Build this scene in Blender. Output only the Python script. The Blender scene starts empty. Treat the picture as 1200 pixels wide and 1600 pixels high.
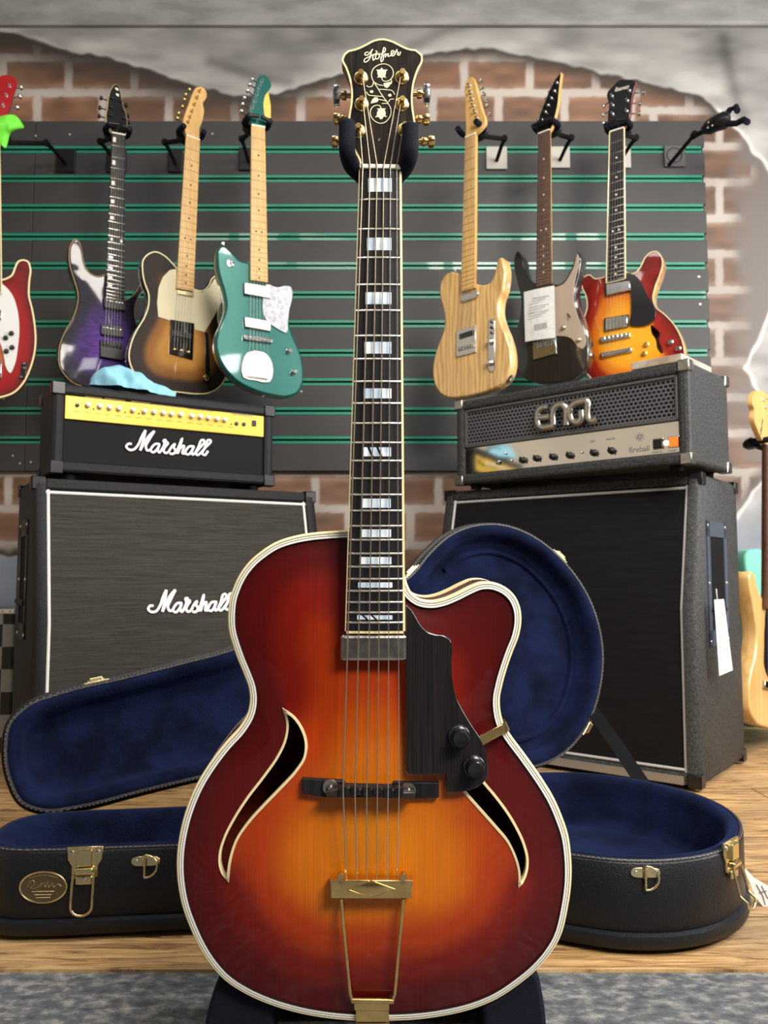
import bpy, math, random
import numpy as np
from mathutils import Vector, Matrix
from mathutils.geometry import delaunay_2d_cdt
random.seed(4); RNG = np.random.RandomState(7)
SC = bpy.context.scene
COL = SC.collection

# ------------------------------------------------------------------ camera, light, exposure
FPX = 1280.0
PITCH = math.atan(99 / 1280.0)
CAM = Vector((0, 0, 0.52))
cd = bpy.data.cameras.new('camera'); cam = bpy.data.objects.new('camera', cd); COL.objects.link(cam)
cam.location = CAM; cam.rotation_euler = (math.pi / 2 + PITCH, 0, 0)
cd.sensor_fit = 'HORIZONTAL'; cd.sensor_width = 36; cd.lens = FPX * 36 / 1200; cd.clip_start = 0.05
cd.dof.use_dof = True; cd.dof.focus_distance = .9; cd.dof.aperture_fstop = 16
SC.camera = cam
SC.view_settings.view_transform = 'Standard'; SC.view_settings.look = 'None'
SC.view_settings.gamma = 1; SC.view_settings.use_curve_mapping = False
SC.view_settings.exposure = 0.35

w = bpy.data.worlds.new('world'); SC.world = w; w.use_nodes = True
nt = w.node_tree; nt.nodes.clear()
wo = nt.nodes.new('ShaderNodeOutputWorld'); wb = nt.nodes.new('ShaderNodeBackground')
tc = nt.nodes.new('ShaderNodeTexCoord'); sp = nt.nodes.new('ShaderNodeSeparateXYZ'); rp = nt.nodes.new('ShaderNodeValToRGB')
nt.links.new(tc.outputs['Generated'], sp.inputs[0]); nt.links.new(sp.outputs[2], rp.inputs[0])
rp.color_ramp.elements[0].color = (.10, .085, .07, 1); rp.color_ramp.elements[0].position = 0.0
rp.color_ramp.elements[1].color = (.50, .50, .52, 1); rp.color_ramp.elements[1].position = .75
wn = nt.nodes.new('ShaderNodeTexNoise'); wn.inputs['Scale'].default_value = 3.2; wn.inputs['Detail'].default_value = 1
nt.links.new(tc.outputs['Generated'], wn.inputs['Vector'])
wr = nt.nodes.new('ShaderNodeMapRange'); wr.inputs[1].default_value = .42; wr.inputs[2].default_value = .60; wr.inputs[3].default_value = .25; wr.inputs[4].default_value = 1.9
nt.links.new(wn.outputs[0], wr.inputs[0])
wm = nt.nodes.new('ShaderNodeMath'); wm.operation = 'MULTIPLY'; wm.inputs[1].default_value = .24; nt.links.new(wr.outputs[0], wm.inputs[0])
nt.links.new(rp.outputs[0], wb.inputs[0]); nt.links.new(wm.outputs[0], wb.inputs[1])
nt.links.new(wb.outputs[0], wo.inputs[0])

def area(name, loc, target, sx, sy, power, col=(1, 1, 1)):
    l = bpy.data.lights.new(name, 'AREA'); l.shape = 'RECTANGLE'; l.size = sx; l.size_y = sy; l.energy = power; l.color = col
    o = bpy.data.objects.new(name, l); COL.objects.link(o); o.location = loc
    o.rotation_euler = (Vector(target) - Vector(loc)).to_track_quat('-Z', 'Y').to_euler()
    return o
area('shop_window_light', (2.55, 1.25, 1.65), (.3, 2.4, .8), 1.3, 1.5, 70, (1, .98, .95))
area('shop_window_light', (2.3, -.75, 2.15), (-.5, 2.4, .9), .3, .26, 4, (1, .98, .95))
area('front_fill_light', (1.15, -.75, 2.1), (0, .95, .40), 1.0, .6, 74, (1, .94, .86))  # unseen fill, added to brighten the front of the archtop
area('ceiling_lamp_light', (-.7, .5, 2.75), (-.2, 1.7, .5), 1.2, .3, 12, (1, .93, .84))
area('ceiling_lamp_light', (.9, .3, 2.75), (.4, 1.9, .3), 1.2, .3, 40, (1, .93, .84))

# ------------------------------------------------------------------ projection helpers (traced points -> real positions)
FW = Vector((0, math.cos(PITCH), math.sin(PITCH))); UP = Vector((0, -math.sin(PITCH), math.cos(PITCH))); RT = Vector((1, 0, 0))
def ray(px, py): return RT * ((px - 600) / FPX) - UP * ((py - 800) / FPX) + FW
def at(px, py, Y):
    d = ray(px, py); return CAM + d * (Y / d.y)
class Frame:
    def __init__(s, O, yaw=0, lean=0, roll=0):
        s.O = Vector(O); y = math.radians(yaw); l = math.radians(lean)
        n0 = Vector((math.sin(y), -math.cos(y), 0)); z = Vector((0, 0, 1))
        s.ex = Vector((math.cos(y), math.sin(y), 0))
        s.ez = z * math.cos(l) + n0 * math.sin(l); s.n = n0 * math.cos(l) - z * math.sin(l)
    def mat(s):
        m = Matrix.Identity(4)
        for i, v in enumerate((s.ex, -s.n, s.ez)):
            for j in range(3): m[j][i] = v[j]
        m.translation = s.O; return m
    def uv(s, px, py, h=0):
        d = ray(px, py); t = (s.O + s.n * h - CAM).dot(s.n) / d.dot(s.n)
        p = CAM + d * t - s.O
        return (p.dot(s.ex), p.dot(s.ez))
    def p(s, px, py, h=0):
        u, v = s.uv(px, py, h); return (u, -h, v)
    def uvs(s, pts, h=0): return [s.uv(a, b, h) for a, b in pts]
    def loc(s, P):
        q = Vector(P) - s.O; return (q.dot(s.ex), -q.dot(s.n), q.dot(s.ez))

def crop(pts, k, ox, oy): return [(a / k + ox, b / k + oy) for a, b in pts]

# ------------------------------------------------------------------ materials
MATS = {}
def _new(name):
    m = bpy.data.materials.new(name); m.use_nodes = True
    return m, m.node_tree, m.node_tree.nodes['Principled BSDF']
def L(nt, a, b): nt.links.new(a, b)
def mk(name, col, rough=.5, metal=0, col2=None, nscale=8, stretch=(1, 1, 1), bump=0, bscale=200, coat=0, emit=None, lo=.35, hi=.65, detail=4, spec=None, bdist=.001, trans=0, alpha=1):
    if name in MATS: return MATS[name]
    m, nt, b = _new(name); MATS[name] = m
    b.inputs['Base Color'].default_value = (*col, 1); b.inputs['Roughness'].default_value = rough; b.inputs['Metallic'].default_value = metal
    b.inputs['Coat Weight'].default_value = coat; b.inputs['Coat Roughness'].default_value = .04
    if spec is not None: b.inputs['Specular IOR Level'].default_value = spec
    if trans: b.inputs['Transmission Weight'].default_value = trans
    if alpha < 1: b.inputs['Alpha'].default_value = alpha
    if emit: b.inputs['Emission Color'].default_value = (*emit[0], 1); b.inputs['Emission Strength'].default_value = emit[1]
    t = nt.nodes.new('ShaderNodeTexCoord'); mp = nt.nodes.new('ShaderNodeMapping'); mp.inputs['Scale'].default_value = stretch
    L(nt, t.outputs['Object'], mp.inputs[0])
    if col2:
        n = nt.nodes.new('ShaderNodeTexNoise'); n.inputs['Scale'].default_value = nscale; n.inputs['Detail'].default_value = detail
        r = nt.nodes.new('ShaderNodeValToRGB'); r.color_ramp.elements[0].position = lo; r.color_ramp.elements[1].position = hi
        r.color_ramp.elements[0].color = (*col, 1); r.color_ramp.elements[1].color = (*col2, 1)
        L(nt, mp.outputs[0], n.inputs['Vector']); L(nt, n.outputs[0], r.inputs[0]); L(nt, r.outputs[0], b.inputs['Base Color'])
    if bump:
        n2 = nt.nodes.new('ShaderNodeTexNoise'); n2.inputs['Scale'].default_value = bscale; n2.inputs['Detail'].default_value = 3
        bp = nt.nodes.new('ShaderNodeBump'); bp.inputs['Strength'].default_value = bump; bp.inputs['Distance'].default_value = bdist
        L(nt, mp.outputs[0], n2.inputs['Vector']); L(nt, n2.outputs[0], bp.inputs['Height']); L(nt, bp.outputs[0], b.inputs['Normal'])
    return m
def burst(name, stops, scale, rough=.12, coat=.8, grain=.12, gs=(220, 1, 6), figure=0, fcol=(.2, .05, .4)):
    """lacquered wood whose stain runs from the rim to the middle (edge = metres from the rim)"""
    m, nt, b = _new(name); MATS[name] = m
    a = nt.nodes.new('ShaderNodeAttribute'); a.attribute_name = 'edge'
    mu = nt.nodes.new('ShaderNodeMath'); mu.operation = 'DIVIDE'; mu.inputs[1].default_value = scale; L(nt, a.outputs['Fac'], mu.inputs[0])
    t = nt.nodes.new('ShaderNodeTexCoord'); n = nt.nodes.new('ShaderNodeTexNoise'); n.inputs['Scale'].default_value = 9; n.inputs['Detail'].default_value = 3
    L(nt, t.outputs['Object'], n.inputs['Vector'])
    ad = nt.nodes.new('ShaderNodeMath'); ad.operation = 'MULTIPLY_ADD'; ad.inputs[1].default_value = .16; L(nt, n.outputs[0], ad.inputs[0])
    sb = nt.nodes.new('ShaderNodeMath'); sb.operation = 'SUBTRACT'; sb.inputs[1].default_value = .08
    L(nt, mu.outputs[0], ad.inputs[2]); L(nt, ad.outputs[0], sb.inputs[0])
    r = nt.nodes.new('ShaderNodeValToRGB'); e = r.color_ramp.elements
    e[0].position, e[0].color = stops[0][0], (*stops[0][1], 1); e[1].position, e[1].color = stops[-1][0], (*stops[-1][1], 1)
    for p, c in stops[1:-1]: x = e.new(p); x.color = (*c, 1)
    r.color_ramp.interpolation = 'EASE'; L(nt, sb.outputs[0], r.inputs[0])
    mp = nt.nodes.new('ShaderNodeMapping'); mp.inputs['Scale'].default_value = gs; L(nt, t.outputs['Object'], mp.inputs[0])
    g = nt.nodes.new('ShaderNodeTexNoise'); g.inputs['Scale'].default_value = 2.2; g.inputs['Detail'].default_value = 4; L(nt, mp.outputs[0], g.inputs['Vector'])
    gm = nt.nodes.new('ShaderNodeMapRange'); gm.inputs[1].default_value = .3; gm.inputs[2].default_value = .7; gm.inputs[3].default_value = 1 - grain; gm.inputs[4].default_value = 1 + grain
    L(nt, g.outputs[0], gm.inputs[0])
    vm = nt.nodes.new('ShaderNodeVectorMath'); vm.operation = 'SCALE'; L(nt, r.outputs[0], vm.inputs[0]); L(nt, gm.outputs[0], vm.inputs['Scale'])
    L(nt, vm.outputs[0], b.inputs['Base Color'])
    b.inputs['Roughness'].default_value = .5; b.inputs['Specular IOR Level'].default_value = .15; b.inputs['Coat Weight'].default_value = coat; b.inputs['Coat Roughness'].default_value = rough * .4
    return m
def wood(name, c1, c2, gs=(60, 60, 2), scale=2.5, rough=.4, coat=0, dist=1.0, ring=False):
    if name in MATS: return MATS[name]
    m, nt, b = _new(name); MATS[name] = m
    t = nt.nodes.new('ShaderNodeTexCoord'); mp = nt.nodes.new('ShaderNodeMapping'); mp.inputs['Scale'].default_value = gs
    L(nt, t.outputs['Object'], mp.inputs[0])
    n = nt.nodes.new('ShaderNodeTexNoise'); n.inputs['Scale'].default_value = scale; n.inputs['Detail'].default_value = 6; n.inputs['Distortion'].default_value = dist
    L(nt, mp.outputs[0], n.inputs['Vector'])
    src = n.outputs[0]
    if ring:
        wv = nt.nodes.new('ShaderNodeTexWave'); wv.bands_direction = 'X'; wv.inputs['Scale'].default_value = 9; wv.inputs['Distortion'].default_value = 12; wv.inputs['Detail'].default_value = 3; wv.inputs['Detail Scale'].default_value = .9
        m2 = nt.nodes.new('ShaderNodeMapping'); m2.inputs['Scale'].default_value = (2.2, 1, .45); L(nt, t.outputs['Object'], m2.inputs[0]); L(nt, m2.outputs[0], wv.inputs['Vector'])
        mx = nt.nodes.new('ShaderNodeMath'); mx.operation = 'MULTIPLY_ADD'; mx.inputs[1].default_value = .22
        m3 = nt.nodes.new('ShaderNodeMath'); m3.operation = 'MULTIPLY'; m3.inputs[1].default_value = .78
        L(nt, n.outputs[0], m3.inputs[0]); L(nt, wv.outputs[0], mx.inputs[0]); L(nt, m3.outputs[0], mx.inputs[2]); src = mx.outputs[0]
    r = nt.nodes.new('ShaderNodeValToRGB'); r.color_ramp.elements[0].position = .3; r.color_ramp.elements[1].position = .7
    r.color_ramp.elements[0].color = (*c1, 1); r.color_ramp.elements[1].color = (*c2, 1)
    L(nt, src, r.inputs[0]); L(nt, r.outputs[0], b.inputs['Base Color'])
    b.inputs['Roughness'].default_value = rough; b.inputs['Coat Weight'].default_value = coat; b.inputs['Coat Roughness'].default_value = .05
    return m

M_BLACKG = mk('gloss_black', (.008, .008, .009), .18, coat=.6)
M_BLACKP = mk('black_plastic', (.007, .007, .008), .38, spec=.35)
M_BLACKM = mk('matte_black', (.005, .005, .006), .75, spec=.15)
M_FOAM = mk('black_foam', (.006, .007, .014), .85, spec=.15, bump=.5, bscale=600)
M_CHROME = mk('chrome', (.75, .75, .75), .14, 1)
M_NICKEL = mk('worn_nickel', (.52, .5, .46), .3, 1, col2=(.38, .36, .33), nscale=90, bump=.3, bscale=150)
M_GOLD = mk('gold_plate', (.78, .56, .22), .24, 1, col2=(.6, .42, .17), nscale=60)
M_BRASS = mk('case_brass', (.72, .6, .32), .26, 1)
M_CREAM = mk('cream_celluloid', (.78, .66, .36), .3, coat=.4)
M_WHITEC = mk('white_celluloid', (.82, .79, .66), .3, coat=.4)
M_EBONY = wood('ebony', (.005, .005, .006), (.014, .013, .016), (90, 90, 3), rough=.5)
M_EBONY.node_tree.nodes['Principled BSDF'].inputs['Specular IOR Level'].default_value = .2
M_PEARL = mk('pearl', (.42, .55, .68), .2, col2=(.82, .9, .95), nscale=70, stretch=(1, 1, .4), coat=.7, detail=2)
M_STEEL = mk('string_steel', (.72, .68, .6), .25, 1)
M_STR2 = mk('dull_string', (.30, .29, .27), .5, .8)
M_BRONZE = mk('string_bronze', (.62, .5, .36), .3, 1)
M_MAPLE = wood('maple_neck', (.50, .29, .085), (.64, .40, .14), (40, 40, 3), rough=.5)
M_ROSE = wood('rosewood', (.05, .018, .01), (.12, .05, .03), (120, 120, 3), rough=.45)
M_TOLEX = mk('black_tolex', (.007, .0075, .009), .5, spec=.25, bump=.9, bscale=420, bdist=.0012)
M_TOLEXG = mk('grey_black_tolex', (.056, .058, .058), .55, spec=.25, col2=(.022, .023, .024), nscale=160, bump=.9, bscale=260, bdist=.0015)
M_LEATHER = mk('case_leather', (.007, .0075, .0095), .42, spec=.3, bump=.7, bscale=330, bdist=.0010)
M_PLUSH = mk('navy_plush', (.0012, .0024, .010), .95, spec=.1, col2=(.0045, .0085, .034), nscale=14, bump=.6, bscale=300, bdist=.002)
M_PLUSH.node_tree.nodes['Principled BSDF'].inputs['Sheen Weight'].default_value = .12
M_PLUSH.node_tree.nodes['Principled BSDF'].inputs['Sheen Tint'].default_value = (.12, .2, .62, 1)
M_PAPER = mk('paper_tag', (.8, .8, .78), .45, col2=(.7, .7, .7), nscale=60)
M_INK = mk('print_ink', (.12, .12, .13), .6)
M_WPLATE = mk('white_plate', (.42, .4, .36), .5)
M_SCREW = mk('screw_steel', (.7, .68, .62), .25, 1)

# ------------------------------------------------------------------ mesh tools
def cr(pts, sub=5, closed=True, sharp=()):
    P = [np.array(p, float) for p in pts]; n = len(P); out = []
    rng = range(n if closed else n - 1)
    def tan(i, side):
        if i in sharp or (not closed and i in (0, n - 1)):
            return (P[(i + 1) % n] - P[i]) if side == 0 else (P[i] - P[i - 1])
        a, b, c = P[i - 1], P[i], P[(i + 1) % n]
        d1 = np.linalg.norm(b - a) + 1e-9; d2 = np.linalg.norm(c - b) + 1e-9
        return ((b - a) / d1 * d2 + (c - b) / d2 * d1) / (d1 + d2) * (d2 if side == 0 else d1)
    for i in rng:
        p0, p1 = P[i], P[(i + 1) % n]; m0 = tan(i, 0); m1 = tan((i + 1) % n, 1)
        for k in range(sub):
            t = k / sub
            out.append((2*t**3-3*t**2+1)*p0 + (t**3-2*t**2+t)*m0 + (-2*t**3+3*t**2)*p1 + (t**3-t**2)*m1)
    if not closed: out.append(P[-1])
    return [tuple(o) for o in out]
def area2(p):
    p = np.array(p); x, y = p[:, 0], p[:, 1]
    return .5 * np.sum(x * np.roll(y, -1) - np.roll(x, -1) * y)
def ccw(p): return list(p) if area2(p) > 0 else list(p)[::-1]
def inset(poly, d):
    """poly ccw; moves inward by d"""
    p = np.array(poly, float); e = np.roll(p, -1, 0) - p; e /= (np.linalg.norm(e, axis=1, keepdims=True) + 1e-12)
    nn = np.stack([-e[:, 1], e[:, 0]], 1); m = nn + np.roll(nn, 1, 0)
    ln = np.linalg.norm(m, axis=1, keepdims=True); m = m / np.maximum(ln, 1e-6)
    c = np.clip(np.sum(m * nn, 1, keepdims=True), .55, 1)
    return [tuple(q) for q in (p + m * d / c)]
def pip(pt, poly):
    pt = np.atleast_2d(pt); poly = np.array(poly); x, y = pt[:, 0:1], pt[:, 1:2]
    x0, y0 = poly[:, 0], poly[:, 1]; x1, y1 = np.roll(x0, -1), np.roll(y0, -1)
    c = ((y0 > y) != (y1 > y)) & (x < (x1 - x0) * (y - y0) / (y1 - y0 + 1e-15) + x0)
    return c.sum(1) % 2 == 1
def dist(pt, poly):
    pt = np.atleast_2d(pt); poly = np.array(poly); a = poly; b = np.roll(poly, -1, 0); ab = b - a
    out = np.full(len(pt), 9.)
    for i in range(0, len(pt), 2000):
        q = pt[i:i+2000][:, None, :] - a[None]
        t = np.clip((q * ab).sum(2) / ((ab * ab).sum(1) + 1e-15), 0, 1)
        out[i:i+2000] = np.sqrt((((q - t[..., None] * ab) ** 2).sum(2)).min(1))
    return out
def fill(outer, holes=(), grid=None):
    pts = [tuple(p) for p in outer]; edges = [(i, (i + 1) % len(outer)) for i in range(len(outer))]
    for h in holes:
        b = len(pts); pts += [tuple(p) for p in h]; edges += [(b + i, b + (i + 1) % len(h)) for i in range(len(h))]
    if grid:
        o = np.array(outer); x0, z0 = o.min(0); x1, z1 = o.max(0); g = []
        j = 0; z = z0
        while z < z1:
            x = x0 + (grid / 2 if j % 2 else 0)
            while x < x1: g.append((x, z)); x += grid
            z += grid * .866; j += 1
        g = np.array(g); k = pip(g, outer); g = g[k]; g = g[dist(g, outer) > grid * .5]
        for h in holes:
            g = g[~pip(g, h)]; g = g[dist(g, h) > grid * .4]
        pts += [tuple(q) for q in g]
    r = delaunay_2d_cdt([Vector(p) for p in pts], edges, [], 0, 1e-7)
    V = np.array([tuple(v) for v in r[0]]); T = np.array([f for f in r[2] if len(f) == 3])
    c = V[T].mean(1); k = pip(c, outer)
    for h in holes: k &= ~pip(c, h)
    return V, T[k]

class MB:
    def __init__(s): s.v = []; s.f = []; s.m = []; s.flat = set()
    def add(s, verts, faces, mi=0):
        b = len(s.v); s.v += [tuple(float(c) for c in q) for q in verts]
        s.f += [tuple(int(i) + b for i in f) for f in faces]; s.m += [mi] * len(faces); return b
    def box(s, x0, x1, y0, y1, z0, z1, mi=0, r=0):
        if x0 > x1: x0, x1 = x1, x0
        if y0 > y1: y0, y1 = y1, y0
        if z0 > z1: z0, z1 = z1, z0
        if r <= 0:
            v = [(x, y, z) for x in (x0, x1) for y in (y0, y1) for z in (z0, z1)]
            s.add(v, [(0, 1, 3, 2), (4, 6, 7, 5), (0, 4, 5, 1), (2, 3, 7, 6), (0, 2, 6, 4), (1, 5, 7, 3)], mi)
        else:
            rs = [(0, r), (r * .3, r * .3), (r, 0)]
            seg = 4
            def ring(ins, y):
                rr = r - ins; cx0, cx1, cz0, cz1 = x0 + r, x1 - r, z0 + r, z1 - r; o = []
                for cx, cz, a0 in ((cx1, cz1, 0), (cx0, cz1, 90), (cx0, cz0, 180), (cx1, cz0, 270)):
                    for k in range(seg + 1):
                        a = math.radians(a0 + 90 * k / seg); o.append((cx + rr * math.cos(a), y, cz + rr * math.sin(a)))
                return o
            prof = [(r, y0), (r * .3, y0 + r * .3), (0, y0 + r), (0, y1 - r), (r * .3, y1 - r * .3), (r, y1)]
            f0 = len(s.f); s.loft([ring(a, b) for a, b in prof], True, True, mi); nn = 4 * (seg + 1)
            s.flat |= {f0 + i * nn + j for i in range(5) for j in range(seg, nn, seg + 1)} | {len(s.f) - 1, len(s.f) - 2}
    def loft(s, rings, cap0=True, cap1=True, mi=0, closed=True):
        n = len(rings[0]); vs = [p for q in rings for p in q]; fs = []
        for i in range(len(rings) - 1):
            for j in range(n if closed else n - 1):
                k = (j + 1) % n; fs.append((i * n + j, i * n + k, (i + 1) * n + k, (i + 1) * n + j))
        if cap0: fs.append(tuple(range(n))[::-1])
        if cap1: fs.append(tuple(range((len(rings) - 1) * n, len(rings) * n)))
        s.add(vs, fs, mi)
    def tube(s, pts, r, n=8, mi=0, closed=False, flat=1.0, cap=True):
        P = [Vector(p) for p in pts]; N = len(P)
        R = r if isinstance(r, (list, tuple)) else [r] * N
        def tg(i):
            if closed: return (P[(i + 1) % N] - P[i - 1]).normalized()
            return (P[min(i + 1, N - 1)] - P[max(i - 1, 0)]).normalized()
        t = tg(0); a = Vector((0, 1, 0)) if abs(t.y) < .9 else Vector((1, 0, 0))
        u = (a - t * a.dot(t)).normalized(); rings = []
        for i in range(N):
            t = tg(i); u = (u - t * u.dot(t)).normalized(); v = t.cross(u)
            rings.append([P[i] + (u * math.cos(2 * math.pi * k / n) * flat + v * math.sin(2 * math.pi * k / n)) * R[i] for k in range(n)])
        if closed: rings.append(rings[0]); s.loft(rings, False, False, mi)
        else: s.loft(rings, cap, cap, mi)
    def cyl(s, c, axis, prof, n=16, mi=0):
        """lathe: prof = [(radius, distance along axis)]"""
        c = Vector(c); t = Vector(axis).normalized(); a = Vector((0, 0, 1)) if abs(t.z) < .9 else Vector((1, 0, 0))
        u = (a - t * a.dot(t)).normalized(); v = t.cross(u)
        s.loft([[c + t * h + (u * math.cos(2 * math.pi * k / n) + v * math.sin(2 * math.pi * k / n)) * max(r, 1e-5) for k in range(n)] for r, h in prof], True, True, mi)
    def slab(s, poly, y0, y1, r=0, mi=0, mi_side=None, smooth_cap=False):
        """poly in (x,z); y0 front, y1 back"""
        p = ccw(poly); ms = mi if mi_side is None else mi_side
        if r <= 0: prof = [(0, y0), (0, y1)]
        else: prof = [(r, y0), (r * .3, y0 + r * .3), (0, y0 + r), (0, y1)]
        rings = [[(a, y, b) for a, b in (inset(p, i) if i else p)] for i, y in prof]
        s.loft(rings, False, False, ms)
        s.flat |= {len(s.f), len(s.f) + 1}
        s.add(rings[0], [tuple(range(len(p)))], mi); s.add(rings[-1], [tuple(range(len(p)))[::-1]], ms)
    def build(s, name, mats, parent=None, angle=50, attr=None, flip=True):
        me = bpy.data.meshes.new(name); me.from_pydata(s.v, [], s.f)
        for m in (mats if isinstance(mats, (list, tuple)) else [mats]): me.materials.append(m)
        me.polygons.foreach_set('material_index', s.m)
        import bmesh
        if flip:
            bm = bmesh.new(); bm.from_mesh(me)
            bmesh.ops.recalc_face_normals(bm, faces=bm.faces); bm.to_mesh(me); bm.free()
        me.polygons.foreach_set('use_smooth', [i not in s.flat for i in range(len(me.polygons))])
        me.set_sharp_from_angle(angle=math.radians(angle))
        if s.flat: me.polygons.foreach_set('use_smooth', [i not in s.flat for i in range(len(me.polygons))])
        if attr is not None:
            a = me.attributes.new('edge', 'FLOAT', 'POINT'); a.data.foreach_set('value', attr)
        o = bpy.data.objects.new(name, me); COL.objects.link(o)
        if parent is not None: o.parent = parent
        return o
def thing(name, label, cat, frame=None, loc=(0, 0, 0), group=None):
    o = bpy.data.objects.new(name, None); COL.objects.link(o); o.empty_display_size = .05
    o.matrix_world = frame.mat() if frame else Matrix.Translation(loc)
    o['label'] = label; o['category'] = cat
    if group: o['group'] = group
    return o
def tag(o, label, cat, group=None):
    o['label'] = label; o['category'] = cat
    if group: o['group'] = group
    return o
def text(string, size, name, mat, parent, fr, px, py, h, ang=0, ext=.0004, sx=1, align='CENTER', shear=0):
    c = bpy.data.curves.new(name, 'FONT'); c.body = string; c.size = size; c.extrude = ext; c.align_x = align; c.align_y = 'CENTER'; c.shear = shear
    t = bpy.data.objects.new(name, c); COL.objects.link(t)
    me = bpy.data.meshes.new_from_object(t.evaluated_get(bpy.context.evaluated_depsgraph_get()))
    COL.objects.unlink(t); bpy.data.objects.remove(t)
    x0, _, z0 = fr.p(px, py, h) if fr else (px, 0, py); ca, sa = math.cos(ang), math.sin(ang)
    for v in me.vertices:
        x, y, z = v.co; x *= sx
        v.co = (x0 + x * ca - y * sa, -h - z, z0 + x * sa + y * ca)
    me.materials.clear(); me.materials.append(mat)
    o = bpy.data.objects.new(name, me); COL.objects.link(o); o.parent = parent
    return o
def strokes(fr, lists, k, ox, oy, h, r, name, mat, parent, sub=4, flat=.5, ysq=1, xf=None, n=6):
    mb = MB()
    for s_ in lists:
        P = crop(s_, k, ox, oy); P = cr(P, sub, False) if len(P) > 2 else P
        Q = [fr.uv(a, b, h) for a, b in P]
        if xf: Q = [xf(*q) for q in Q]
        mb.tube([(a, -h, b) for a, b in Q], r, n, flat=flat)
    return mb.build(name, mat, parent)

# ------------------------------------------------------------------ the room
def struct(o): o['kind'] = 'structure'; return o
YW = 3.0
# back wall, with its airbrushed mural (torn plaster over brick) as paint; right side darkened against the window light
def noise2(x, y, s, seed):
    r = np.random.RandomState(seed); g = r.rand(64, 64)
    u = (x / s) % 64; v = (y / s) % 64; i = np.floor(u).astype(int); j = np.floor(v).astype(int); fu = u - i; fv = v - j
    fu = fu * fu * (3 - 2 * fu); fv = fv * fv * (3 - 2 * fv); i1 = (i + 1) % 64; j1 = (j + 1) % 64; i %= 64; j %= 64
    return (g[i, j] * (1 - fu) + g[i1, j] * fu) * (1 - fv) + (g[i, j1] * (1 - fu) + g[i1, j1] * fu) * fv
def sst(a, b, x): t = np.clip((x - a) / (b - a), 0, 1); return t * t * (3 - 2 * t)
HOLE = [(-160, 40), (-60, 46), (30, 54), (90, 75), (175, 92), (250, 115), (300, 132), (345, 145), (375, 151), (430, 147), (475, 132), (530, 117), (600, 100), (665, 84), (750, 75), (800, 82), (875, 97), (950, 117), (1025, 132), (1100, 152), (1140, 190), (1200, 268), (1260, 340), (1225, 430), (1195, 500), (1163, 575), (1185, 620), (1230, 690), (1180, 760), (1100, 880), (900, 900), (700, 868), (655, 895), (600, 915), (500, 920), (100, 890), (35, 868), (-160, 862)]
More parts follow.
